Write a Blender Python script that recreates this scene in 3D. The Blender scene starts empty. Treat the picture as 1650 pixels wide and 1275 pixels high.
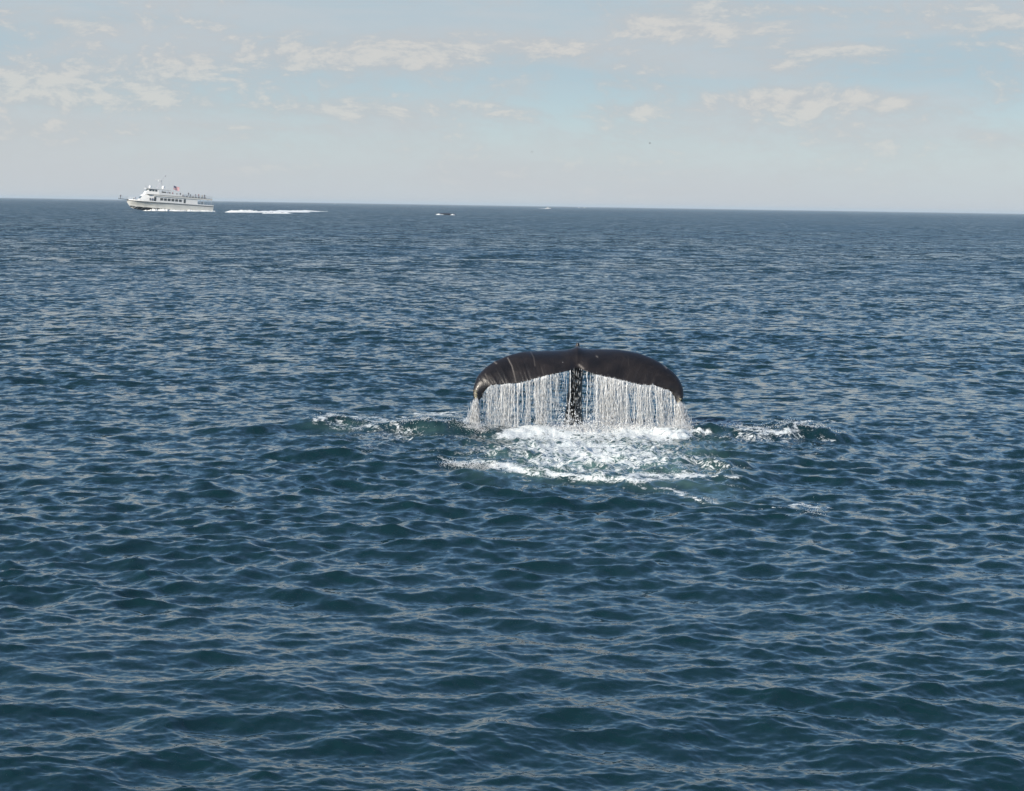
import bpy, bmesh, math, random
import numpy as np
from mathutils import Matrix, Vector, Euler

random.seed(7)
rng = np.random.default_rng(7)
R = math.radians
scene = bpy.context.scene
COL = scene.collection

# ------------------------------------------------------------------ camera
CAM_H = 4.8
F = 3300.0                      # focal length in photo pixels (photo 1650 x 1275)
PITCH, ROLL = 5.306, 0.90
cam_d = bpy.data.cameras.new("camera")
cam_d.sensor_width = 36.0
cam_d.lens = 36.0 * F / 1650.0
cam_d.clip_start = 0.5
cam_d.clip_end = 80000.0
cam = bpy.data.objects.new("camera", cam_d)
COL.objects.link(cam)
cam_rot = Euler((R(90 - PITCH), 0, 0)).to_matrix() @ Matrix.Rotation(R(ROLL), 3, 'Z')
cam.matrix_world = Matrix.Translation((0, 0, CAM_H)) @ cam_rot.to_4x4()
scene.camera = cam
RM = np.array(cam_rot)


def ray(px, py):
    px = np.asarray(px, float); py = np.asarray(py, float)
    d = np.stack([(px - 825) / F, -(py - 637.5) / F, -np.ones_like(px)], -1)
    return d @ RM.T


def at(px, py, Y):
    """the place at depth Y that the photograph shows at px, py"""
    d = ray(px, py)
    t = np.asarray(Y, float) / d[..., 1]
    p = d * t[..., None]
    p[..., 2] += CAM_H
    return p


def ground(px, py, z=0.0):
    d = ray(px, py)
    t = (z - CAM_H) / d[..., 2]
    p = d * t[..., None]
    p[..., 2] += CAM_H
    return p


def project(P):
    q = (P - np.array([0, 0, CAM_H])) @ RM
    return 825 + F * q[..., 0] / -q[..., 2], 637.5 - F * q[..., 1] / -q[..., 2]


# ------------------------------------------------------------------ node helpers
class NT:
    def __init__(self, tree):
        self.t = tree; self.n = tree.nodes; self.l = tree.links

    def node(self, kind, **kw):
        n = self.n.new(kind)
        for k, v in kw.items():
            setattr(n, k, v)
        return n

    def put(self, sock, v):
        if isinstance(v, bpy.types.NodeSocket):
            self.l.new(v, sock)
        else:
            try:
                sock.default_value = v
            except Exception:
                sock.default_value = tuple(v) + (1.0,)

    def math(self, op, a, b=0.0, c=0.0, clamp=False):
        n = self.node('ShaderNodeMath', operation=op, use_clamp=clamp)
        self.put(n.inputs[0], a); self.put(n.inputs[1], b); self.put(n.inputs[2], c)
        return n.outputs[0]

    def vmath(self, op, a, b=(0, 0, 0), s=None):
        n = self.node('ShaderNodeVectorMath', operation=op)
        self.put(n.inputs[0], a); self.put(n.inputs[1], b)
        if s is not None:
            self.put(n.inputs['Scale'], s)
        return n.outputs['Value'] if op in ('DOT_PRODUCT', 'LENGTH') else n.outputs[0]

    def smooth(self, v, a, b, lo=0.0, hi=1.0):
        n = self.node('ShaderNodeMapRange', interpolation_type='SMOOTHSTEP')
        self.put(n.inputs['Value'], v); self.put(n.inputs['From Min'], a); self.put(n.inputs['From Max'], b)
        self.put(n.inputs['To Min'], lo); self.put(n.inputs['To Max'], hi)
        return n.outputs[0]

    def mix(self, f, a, b):
        n = self.node('ShaderNodeMix', data_type='RGBA')
        self.put(n.inputs[0], f); self.put(n.inputs[6], a); self.put(n.inputs[7], b)
        return n.outputs[2]

    def noise(self, vec, scale, detail=3.0, rough=0.5, dist=0.0):
        n = self.node('ShaderNodeTexNoise')
        self.put(n.inputs['Vector'], vec); self.put(n.inputs['Scale'], scale)
        self.put(n.inputs['Detail'], detail); self.put(n.inputs['Roughness'], rough)
        self.put(n.inputs['Distortion'], dist)
        return n

    def sep(self, v):
        n = self.node('ShaderNodeSeparateXYZ'); self.put(n.inputs[0], v); return n.outputs

    def comb(self, x, y, z):
        n = self.node('ShaderNodeCombineXYZ')
        self.put(n.inputs[0], x); self.put(n.inputs[1], y); self.put(n.inputs[2], z)
        return n.outputs[0]

    def attr(self, name):
        return self.node('ShaderNodeAttribute', attribute_name=name).outputs['Fac']


# ------------------------------------------------------------------ sun and sky
SUN_EL, SUN_AZ = 29.0, -130.0     # azimuth clockwise from the view direction (+Y)
sun_dir = Vector((math.sin(R(SUN_AZ)) * math.cos(R(SUN_EL)), math.cos(R(SUN_AZ)) * math.cos(R(SUN_EL)), math.sin(R(SUN_EL))))
sun_d = bpy.data.lights.new("sun", 'SUN')
sun_d.energy = 5.0
sun_d.angle = R(0.53)
sun_d.color = (1.0, 0.90, 0.77)
sun = bpy.data.objects.new("sun", sun_d)
sun.rotation_euler = sun_dir.to_track_quat('Z', 'Y').to_euler()
COL.objects.link(sun)

world = bpy.data.worlds.new("World")
scene.world = world
world.use_nodes = True
W = NT(world.node_tree)
W.n.clear()
wo = W.node('ShaderNodeOutputWorld')
bg = W.node('ShaderNodeBackground')
SKY_S = 0.13
EXPOSURE = 0.18
bg.inputs['Strength'].default_value = SKY_S
W.l.new(bg.outputs[0], wo.inputs[0])
sky = W.node('ShaderNodeTexSky', sky_type='NISHITA', sun_disc=False)
sky.sun_elevation = R(SUN_EL)
sky.sun_rotation = R(SUN_AZ)
sky.air_density = 1.0
sky.dust_density = 0.7
sky.ozone_density = 3.0
dirv = W.node('ShaderNodeTexCoord').outputs['Generated']
dx, dy, dz = W.sep(dirv)
el = W.math('MULTIPLY', W.math('ARCSINE', dz), 180 / math.pi)       # degrees
az = W.math('MULTIPLY', W.math('ARCTAN2', dx, dy), 180 / math.pi)


def s(c):      # a display-linear colour as sky radiance
    return tuple(x / SKY_S / 2 ** EXPOSURE for x in c)


# thin high haze that thickens towards the horizon
veil = W.smooth(el, -1.0, 7.5, 0.96, 0.0)
veil = W.math('MULTIPLY', veil, 1.0)
clear = W.vmath('MULTIPLY', sky.outputs[0], (0.78, 0.99, 1.07))
base = W.mix(veil, clear, s((0.57, 0.61, 0.655)) + (1.0,))
topblue = W.math('MULTIPLY', W.smooth(el, 1.0, 4.2), W.smooth(el, 15.5, 5.5))
base = W.mix(W.math('MULTIPLY', topblue, 0.93), base, s((0.42, 0.54, 0.615)) + (1.0,))
# cloud layer
cv = W.comb(dx, dy, W.math('MULTIPLY', dz, 2.5))
warp = W.vmath('SCALE', W.vmath('SUBTRACT', W.noise(cv, 9.0, 2).outputs['Color'], (0.5, 0.5, 0.5)), s=0.06)
cvw = W.vmath('ADD', cv, warp)
n1 = W.noise(cvw, 17.0, 8, 0.62).outputs['Fac']
n2 = W.noise(cvw, 70.0, 6, 0.68).outputs['Fac']
dens = W.math('ADD', W.math('MULTIPLY', n1, 0.55), W.math('MULTIPLY', n2, 0.45))


def blob(px, py, rx, ry, amp):
    d = ray(px, py); d = d / np.linalg.norm(d)
    a0 = math.degrees(math.atan2(d[0], d[1])); e0 = math.degrees(math.asin(d[2]))
    k = math.degrees(1 / F)
    u = W.math('DIVIDE', W.math('SUBTRACT', az, a0), rx * k)
    v = W.math('DIVIDE', W.math('SUBTRACT', el, e0), ry * k)
    r2 = W.math('ADD', W.math('MULTIPLY', u, u), W.math('MULTIPLY', v, v))
    return W.math('MULTIPLY', W.math('EXPONENT', W.math('MULTIPLY', r2, -1.0)), amp)


blobs = None
for b in [(110, 150, 260, 40, 0.16), (330, 110, 220, 26, 0.13), (660, 85, 190, 26, 0.20), (520, 95, 120, 20, 0.08),
          (560, 180, 140, 20, 0.15), (60, 30, 200, 26, 0.10), (1085, 45, 110, 20, 0.22), (920, 80, 80, 20, 0.13),
          (1360, 80, 120, 16, 0.16), (1230, 165, 140, 32, 0.17), (1000, 180, 70, 14, 0.14), (1460, 175, 90, 20, 0.14),
          (1600, 40, 90, 12, 0.12), (1020, 138, 90, 10, 0.08), (1250, 15, 180, 8, 0.14), (760, 175, 90, 18, 0.10),
          (1600, 150, 50, 14, 0.12), (150, 215, 160, 14, 0.07), (380, 275, 200, 12, 0.05), (1180, 270, 200, 14, 0.06),
          (300, 190, 380, 9, -0.14), (450, 20, 260, 22, -0.16), (800, 30, 120, 20, -0.12), (1330, 132, 170, 9, -0.13)]:
    o = blob(*b)
    o = W.math('MULTIPLY', o, 0.8)
    blobs = o if blobs is None else W.math('ADD', blobs, o)
dens2 = W.math('ADD', dens, blobs)
cover = W.smooth(dens2, 0.41, 0.64)
cover = W.math('MULTIPLY', cover, W.smooth(el, 0.0, 3.0, 0.15, 1.0))
cover = W.math('MULTIPLY', cover, W.smooth(el, 6.0, 11.0, 1.0, 0.15))
lit = W.smooth(W.math('ADD', dens2, W.math('MULTIPLY', W.math('SUBTRACT', n2, 0.5), 0.55)), 0.54, 0.74)
ccol = W.mix(lit, s((0.515, 0.535, 0.555)) + (1.0,), s((0.69, 0.66, 0.62)) + (1.0,))
broad = W.smooth(W.noise(W.comb(dx, dy, W.math('MULTIPLY', dz, 5.0)), 6.0, 5, 0.55, 0.3).outputs['Fac'], 0.36, 0.62)
broad = W.math('MULTIPLY', broad, W.smooth(el, 6.0, 11.0, 0.62, 0.08))
base = W.mix(broad, base, s((0.56, 0.585, 0.61)) + (1.0,))
final = W.mix(W.math('MULTIPLY', cover, 0.68), base, ccol)
W.put(bg.inputs['Color'], final)

scene.view_settings.view_transform = 'Standard'
scene.view_settings.look = 'None'
scene.view_settings.exposure = EXPOSURE
scene.view_settings.gamma = 1.0
scene.view_settings.use_curve_mapping = False
scene.cycles.max_bounces = 6
scene.cycles.diffuse_bounces = 2
scene.cycles.glossy_bounces = 3
scene.cycles.transmission_bounces = 2
scene.cycles.use_adaptive_sampling = False


# ------------------------------------------------------------------ general helpers
def tag(o, label=None, cat=None, group=None, kind=None):
    if label: o['label'] = label
    if cat: o['category'] = cat
    if group: o['group'] = group
    if kind: o['kind'] = kind
    return o


def empty(name, loc=(0, 0, 0)):
    o = bpy.data.objects.new(name, None)
    o.location = loc
    COL.objects.link(o)
    return o


def np_mesh(name, verts, faces, mat, parent=None, smooth=True, link=True):
    """verts (n,3), faces (m,k) all with the same k"""
    verts = np.ascontiguousarray(verts, dtype=np.float32)
    faces = np.ascontiguousarray(faces, dtype=np.int32)
    me = bpy.data.meshes.new(name)
    me.vertices.add(len(verts)); me.vertices.foreach_set('co', verts.ravel())
    m, k = faces.shape
    me.loops.add(m * k); me.loops.foreach_set('vertex_index', faces.ravel())
    me.polygons.add(m)
    me.polygons.foreach_set('loop_start', np.arange(0, m * k, k, dtype=np.int32))
    me.update(calc_edges=True)
    if smooth:
        me.polygons.foreach_set('use_smooth', np.ones(m, dtype=bool))
    if mat: me.materials.append(mat)
    o = bpy.data.objects.new(name, me)
    if link: COL.objects.link(o)
    if parent: o.parent = parent
    return o


class MB:
    """collects boxes, bars and lofts into one mesh"""
    def __init__(self): self.v = []; self.f = []

    def add(self, v, f):
        b = len(self.v)
        self.v += [tuple(p) for p in v]
        self.f += [tuple(b + i for i in q) for q in f]
        return self

    def box(self, x0, x1, y0, y1, z0, z1):
        v = [(x, y, z) for z in (z0, z1) for x, y in ((x0, y0), (x1, y0), (x1, y1), (x0, y1))]
        return self.add(v, [(3, 2, 1, 0), (4, 5, 6, 7), (0, 1, 5, 4), (1, 2, 6, 5), (2, 3, 7, 6), (3, 0, 4, 7)])

    def hexa(self, v):
        return self.add(v, [(3, 2, 1, 0), (4, 5, 6, 7), (0, 1, 5, 4), (1, 2, 6, 5), (2, 3, 7, 6), (3, 0, 4, 7)])

    def bar(self, a, b, r, n=6, r2=None):
        a = Vector(a); b = Vector(b); d = (b - a).normalized()
        u = d.orthogonal().normalized(); w = d.cross(u)
        r2 = r if r2 is None else r2
        v = []
        for p, q in ((a, r), (b, r2)):
            for i in range(n):
                t = 2 * math.pi * i / n
                v.append(p + (u * math.cos(t) + w * math.sin(t)) * q)
        f = [(i, (i + 1) % n, n + (i + 1) % n, n + i) for i in range(n)]
        f += [tuple(range(n - 1, -1, -1)), tuple(range(n, 2 * n))]
        return self.add(v, f)

    def ball(self, c, rx, ry=None, rz=None, n=10, m=7):
        ry = rx if ry is None else ry; rz = rx if rz is None else rz
        v = [(c[0], c[1], c[2] - rz)]
        for j in range(1, m):
            p = -math.pi / 2 + math.pi * j / m
            for i in range(n):
                t = 2 * math.pi * i / n
                v.append((c[0] + rx * math.cos(p) * math.cos(t), c[1] + ry * math.cos(p) * math.sin(t), c[2] + rz * math.sin(p)))
        v.append((c[0], c[1], c[2] + rz))
        f = []
        for i in range(n):
            f.append((0, 1 + (i + 1) % n, 1 + i))
            for j in range(m - 2):
                a = 1 + j * n
                f.append((a + i, a + (i + 1) % n, a + n + (i + 1) % n, a + n + i))
            a = 1 + (m - 2) * n
            f.append((a + i, a + (i + 1) % n, len(v) - 1))
        return self.add(v, f)

    def build(self, name, mat, parent=None, smooth=False):
        me = bpy.data.meshes.new(name)
        me.from_pydata(self.v, [], self.f)
        me.update()
        if smooth:
            me.polygons.foreach_set('use_smooth', np.ones(len(me.polygons), dtype=bool))
        me.materials.append(mat)
        o = bpy.data.objects.new(name, me)
        COL.objects.link(o)
        if parent: o.parent = parent
        return o


def material(name, col, rough=0.5, metal=0.0, noise=0.0, scale=4.0, spec=0.5):
    m = bpy.data.materials.new(name); m.use_nodes = True
    t = NT(m.node_tree)
    p = m.node_tree.nodes['Principled BSDF']
    p.inputs['Roughness'].default_value = rough
    p.inputs['Metallic'].default_value = metal
    p.inputs['Specular IOR Level'].default_value = spec
    if noise:
        tc = t.node('ShaderNodeTexCoord').outputs['Object']
        f = t.noise(tc, scale, 4, 0.6).outputs['Fac']
        c2 = tuple(c * (1 - noise) for c in col)
        t.put(p.inputs['Base Color'], t.mix(t.smooth(f, 0.35, 0.7), tuple(col) + (1,), c2 + (1,)))
    else:
        p.inputs['Base Color'].default_value = tuple(col) + (1,)
    return m


# ------------------------------------------------------------------ wave fields
class Tile:
    """one periodic patch of a directional random sea, wavelengths lmin..lmax"""
    def __init__(self, L, N, lmin, lmax, slope, seed, wind=90.0, spread=1.0, p=4.0, rot=0.0):
        g = np.random.default_rng(seed)
        k1 = np.fft.fftfreq(N, L / N) * 2 * np.pi
        kx, ky = np.meshgrid(k1, k1, indexing='ij')
        k = np.hypot(kx, ky); k[0, 0] = 1e9
        th = np.arctan2(ky, kx) - R(wind - rot)
        D = np.abs(np.cos(th)) ** (2 * spread) + 0.10
        P = k ** (-p) * D
        lo, hi = 2 * np.pi / lmax, 2 * np.pi / lmin
        band = 1 / (1 + (lo / k) ** 10) / (1 + (k / hi) ** 8)
        A = np.sqrt(P * band); A[0, 0] = 0
        H = A * (g.standard_normal((N, N)) + 1j * g.standard_normal((N, N)))
        sx = np.fft.ifft2(1j * kx * H).real; sy = np.fft.ifft2(1j * ky * H).real
        sc = slope / math.sqrt((sx ** 2 + sy ** 2).mean())
        self.h = (np.fft.ifft2(H).real * sc).astype(np.float32)
        self.x = (np.fft.ifft2(-1j * kx / k * H).real * sc).astype(np.float32)
        self.y = (np.fft.ifft2(-1j * ky / k * H).real * sc).astype(np.float32)
        self.L, self.N = L, N
        self.c, self.s = math.cos(R(rot)), math.sin(R(rot))

    def sample(self, X, Y, chop=True):
        N = self.N
        u = (X * self.c + Y * self.s) / self.L * N
        v = (-X * self.s + Y * self.c) / self.L * N
        i = np.floor(u); j = np.floor(v)
        fu = (u - i).astype(np.float32); fv = (v - j).astype(np.float32)
        i = i.astype(np.int64) % N; j = j.astype(np.int64) % N
        i2 = (i + 1) % N; j2 = (j + 1) % N
        out = []
        for a in ((self.h, self.x, self.y) if chop else (self.h,)):
            out.append((a[i, j] * (1 - fu) + a[i2, j] * fu) * (1 - fv) + (a[i, j2] * (1 - fu) + a[i2, j2] * fu) * fv)
        if not chop:
            return out[0]
        h, a, b = out
        return h, a * self.c - b * self.s, a * self.s + b * self.c


def sstep(x, a, b):
    t = np.clip((x - a) / (b - a), 0, 1)
    return t * t * (3 - 2 * t)


TA = Tile(310.0, 512, 7.0, 40.0, 0.022, 1, wind=97, spread=2.0, rot=11)
TB = Tile(53.0, 512, 0.75, 2.6, 0.100, 2, wind=84, spread=0.8, rot=-17, p=3.3)
TC = Tile(19.0, 512, 0.22, 0.9, 0.135, 3, wind=100, spread=0.5, rot=31)
TD = Tile(5.3, 512, 0.055, 0.27, 0.115, 4, wind=80, spread=0.3, rot=-41)
TL = Tile(9.0, 256, 0.35, 2.5, 1.0, 5, spread=0.0, p=3.2)          # churned water
TF = Tile(3.1, 256, 0.10, 0.6, 1.0, 6, spread=0.0, p=3.0)
TG = Tile(137.0, 256, 5.0, 40.0, 1.0, 8, spread=0.4, p=3.0, rot=23)
TG.h /= TG.h.std()
TL.h /= TL.h.std(); TF.h /= TF.h.std()


def poly_dist(X, Y, pts, sx=1.0, sy=1.0, side=False):
    """distance to a polyline in scaled space and the parameter 0..1 along it"""
    pts = np.asarray(pts, float)
    seg = np.hypot(*(pts[1:] - pts[:-1]).T); cum = np.concatenate([[0], np.cumsum(seg)]) / seg.sum()
    best = np.full(X.shape, 1e9); tt = np.zeros(X.shape); sd = np.zeros(X.shape)
    for a, b, t0, t1 in zip(pts[:-1], pts[1:], cum[:-1], cum[1:]):
        ax, ay = a[0] / sx, a[1] / sy; bx, by = b[0] / sx, b[1] / sy
        ux, uy = bx - ax, by - ay; L2 = ux * ux + uy * uy
        t = np.clip(((X / sx - ax) * ux + (Y / sy - ay) * uy) / L2, 0, 1)
        ex, ey = X / sx - ax - t * ux, Y / sy - ay - t * uy
        d = np.hypot(ex, ey)
        m = d < best
        best[m] = d[m]; tt[m] = (t0 + t * (t1 - t0))[m]; sd[m] = ey[m]
    return (best, tt, sd) if side else (best, tt)


# ridges thrown up round the tail: pixels of the foot line, height (m), sigma far / near side (m)
RIDGES = [
    ([(505, 690), (560, 690), (620, 695), (660, 696), (700, 698), (740, 700), (775, 702)], [0.14, 0.17, 0.10, 0.20, 0.27, 0.24, 0.08], 0.95, 0.40),
    ([(1100, 702), (1150, 700), (1210, 704), (1250, 706), (1290, 704), (1340, 706), (1375, 706)], [0.12, 0.22, 0.16, 0.16, 0.26, 0.22, 0.05], 0.9, 0.42),
    ([(700, 750), (760, 754), (830, 762), (880, 772), (940, 779), (1010, 781), (1080, 779), (1140, 777), (1195, 775)], [0.04, 0.09, 0.10, 0.11, 0.11, 0.10, 0.11, 0.10, 0.05], 0.9, 0.35),
    ([(1020, 812), (1080, 812), (1150, 815), (1200, 815)], [0.03, 0.09, 0.09, 0.03], 0.5, 0.4),
    ([(1060, 772), (1120, 756), (1160, 762), (1195, 776)], [0.05, 0.20, 0.18, 0.05], 0.5, 0.4),
    ([(830, 697), (930, 697), (1010, 696), (1070, 697)], [0.04, 0.13, 0.10, 0.15, 0.09, 0.14, 0.04], 0.42, 0.5),
    ([(1260, 832), (1300, 832), (1345, 834)], [0.03, 0.12, 0.03], 0.35, 0.3),
    ([(300, 700), (380, 694), (460, 692), (520, 690)], [0.02, 0.13, 0.13, 0.1], 0.9, 0.5),
]
RIDGES = [(ground([p[0] for p in a], [p[1] for p in a])[:, :2], h, s1, s2) for a, h, s1, s2 in RIDGES]


def local_height(X, Y):
    h = np.zeros_like(X)
    m = (Y > 28) & (Y < 60) & (np.abs(X) < 14)
    x, y = X[m], Y[m]
    r = np.zeros_like(x)
    for pts, hs, s1, s2 in RIDGES:
        d, t, sd = poly_dist(x, y, pts, side=True)
        hh = np.interp(t, np.linspace(0, 1, len(hs)), hs)
        sg = np.where(sd > 0, s1, s2)
        d2 = d + 0.10 * TL.sample(x, y, False)
        r += hh * np.exp(-(d2 / sg) ** 2)
    # churned lumps inside the whitewater
    px, py = project(np.stack([x, y, np.zeros_like(x)], -1))
    core = np.exp(-((px - 960) / 215) ** 4 - ((py - 738) / 46) ** 4)
    r += core * (0.035 * TL.sample(x * 0.8, y * 0.8, False) + 0.018 * TF.sample(x, y, False))
    arms = np.exp(-((px - 640) / 150) ** 4 - ((py - 700) / 34) ** 4) + np.exp(-((px - 1240) / 150) ** 4 - ((py - 704) / 30) ** 4)
    r += arms * (0.020 * TL.sample(x, y, False) + 0.010 * TF.sample(x, y, False))
    h[m] = r
    return h


def wave_disp(X, Y, lod=True):
    r = np.hypot(X, Y)
    w = (1 - sstep(r, 400, 1500), 1 - sstep(r, 75, 180), 1 - sstep(r, 32, 68), 1 - sstep(r, 19, 36))
    dX = np.zeros_like(X); dY = np.zeros_like(X); Z = np.zeros_like(X)
    gr = TG.sample(X, Y, False)
    grp = np.clip(1.0 + 0.28 * gr, 0.45, 1.7); grp2 = np.clip(1.0 - 0.22 * TG.sample(Y + 31, X * 0.7, False) + 0.12 * gr, 0.4, 1.7)
    w = (w[0], w[1] * grp, w[2] * grp2, w[3] * grp2)
    for T, ww, chop in ((TA, w[0], 1.0), (TB, w[1], 1.25), (TC, w[2], 0.9), (TD, w[3], 0.6)):
        h, a, b = T.sample(X, Y)
        Z += h * ww; dX -= a * ww * chop; dY -= b * ww * chop
    return dX, dY, Z, w


# ------------------------------------------------------------------ sea
def build_sea():
    t = np.arange(655.0, 33.0, -0.78)
    r1 = 2048 * CAM_H / t
    r0 = np.linspace(3.0, r1[0], 26)[:-1]
    n = int(math.log(30000 / r1[-1]) / math.log(1.03))
    r2 = r1[-1] * 1.03 ** np.arange(1, n + 1)
    rr = np.concatenate([r0, r1, r2])
    a_in = np.linspace(-19.5, 19.5, 1060)
    a_out = np.linspace(19.5, 340.5, 62)[1:-1]
    aa = np.radians(np.concatenate([a_in, a_out]))
    nr, na = len(rr), len(aa)
    RR, AA = np.meshgrid(rr, aa, indexing='ij')
    X = RR * np.sin(AA); Y = RR * np.cos(AA)
    dX, dY, Z, w = wave_disp(X, Y)
    Z = Z + local_height(X, Y)
    # water heaves less right where the tail comes down
    V = np.stack([X + dX, Y + dY, Z], -1).reshape(-1, 3)
    idx = np.arange(nr * na).reshape(nr, na)
    nxt = np.roll(idx, -1, axis=1)
    q = np.stack([idx[:-1], idx[1:], nxt[1:], nxt[:-1]], -1).reshape(-1, 4)[:, ::-1]
    # centre cap
    V = np.vstack([V, [[0, 0, 0]]])
    ob = np_mesh('sea', V, q, None)
    me = ob.data
    P = V
    foam = np.zeros(len(P)); aer = np.zeros(len(P))
    m = (P[:, 1] > 26) & (P[:, 1] < 70) & (np.abs(P[:, 0]) < 12)
    px, py = project(P[m])
    jit = 2.6 * TL.sample(P[m][:, 0], P[m][:, 1], False)
    py2 = py + jit; px2 = px + 6 * TL.sample(P[m][:, 0] + 3, P[m][:, 1] + 5, False)
    f = np.zeros(len(px)); g = np.zeros(len(px))

    def line(pts, w, amp, up=1.0):
        d, tt = poly_dist(px2, py2, pts, 3.0, 1.0)
        return amp * np.exp(-(d / w) ** 2)

    def ell(cx, cy, rx, ry, amp, e=2):
        return amp * np.exp(-np.abs((px2 - cx) / rx) ** e - np.abs((py2 - cy) / ry) ** e)

    for v in (
        line([(820, 696), (860, 690), (920, 686), (1000, 686), (1060, 690), (1090, 696)], 9, 1.0), line([(765, 702), (830, 700)], 5, 0.66), line([(1080, 699), (1130, 698)], 5, 0.75),
        line([(840, 699), (960, 697), (1060, 700)], 15, 0.98),
        line([(715, 741), (745, 748), (790, 746)], 4.5, 0.68),
        line([(800, 750), (830, 754), (870, 763), (920, 768), (980, 771), (1040, 769), (1100, 766)], 8.0, 0.84), ell(980, 776, 150, 9, 0.50),
        line([(1090, 766), (1187, 765)], 4.5, 0.76),
        line([(850, 738), (900, 752), (960, 762), (1030, 756)], 6.0, 0.72),
        line([(1130, 735), (1160, 748), (1188, 764)], 5.0, 0.60),
        line([(1080, 730), (1120, 742), (1150, 760)], 4.0, 0.66),
        line([(780, 722), (850, 716), (930, 722)], 4.0, 0.62),
        line([(940, 712), (1010, 722), (1050, 718)], 5.0, 0.72),
        ell(955, 728, 190, 40, 0.80, 2.5), ell(780, 728, 90, 24, 0.50), ell(1120, 745, 80, 26, 0.60),
        line([(512, 674), (540, 668), (575, 672), (615, 680), (650, 687)], 4.5, 0.68),
        line([(530, 680), (570, 690), (640, 692), (700, 690)], 6.0, 0.60),
        line([(650, 676), (675, 665), (700, 666), (735, 671), (765, 677)], 2.4, 0.72),
        line([(600, 690), (680, 700), (760, 706)], 8.0, 0.52),
        line([(560, 722), (620, 720), (700, 728)], 6.0, 0.45),
        line([(1112, 676), (1160, 682), (1200, 687), (1240, 694), (1280, 698)], 4.5, 0.70),
        line([(1270, 690), (1300, 680), (1330, 676), (1350, 682)], 3.0, 0.70),
        line([(1200, 698), (1270, 706), (1340, 708)], 5.0, 0.72),
        ell(1230, 704, 130, 18, 0.56), ell(1130, 704, 60, 10, 0.55), ell(640, 702, 125, 18, 0.55), ell(600, 725, 130, 14, 0.42), ell(1280, 728, 120, 14, 0.42), ell(1200, 745, 80, 14, 0.38),
        line([(1025, 784), (1060, 786), (1090, 792)], 3.0, 0.66),
        line([(1090, 793), (1120, 799), (1148, 806)], 3.0, 0.68),
        line([(1278, 819), (1296, 812), (1320, 816), (1346, 817)], 3.2, 0.70),
        line([(1200, 822), (1240, 820), (1280, 822)], 3.0, 0.52),
        line([(1000, 783), (1012, 784)], 2.0, 0.7),
        line([(1130, 770), (1180, 782), (1210, 788)], 3.0, 0.5),
        line([(1380, 690), (1450, 694)], 5.0, 0.42),
    ):
        f = np.maximum(f, v)
    g = np.clip(ell(970, 738, 190, 40, 0.85, 4) + ell(1110, 785, 80, 14, 0.38) + ell(1150, 800, 60, 12, 0.2) + ell(700, 690, 60, 14, 0.35) + ell(560, 684, 60, 12, 0.3), 0, 1)
    foam[m] = f; aer[m] = g
    for name, arr in (('foam', foam), ('aerated', aer)):
        at_ = me.attributes.new(name, 'FLOAT', 'POINT')
        at_.data.foreach_set('value', arr.astype(np.float32))
    tag(ob, kind='structure')
    return ob


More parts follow.
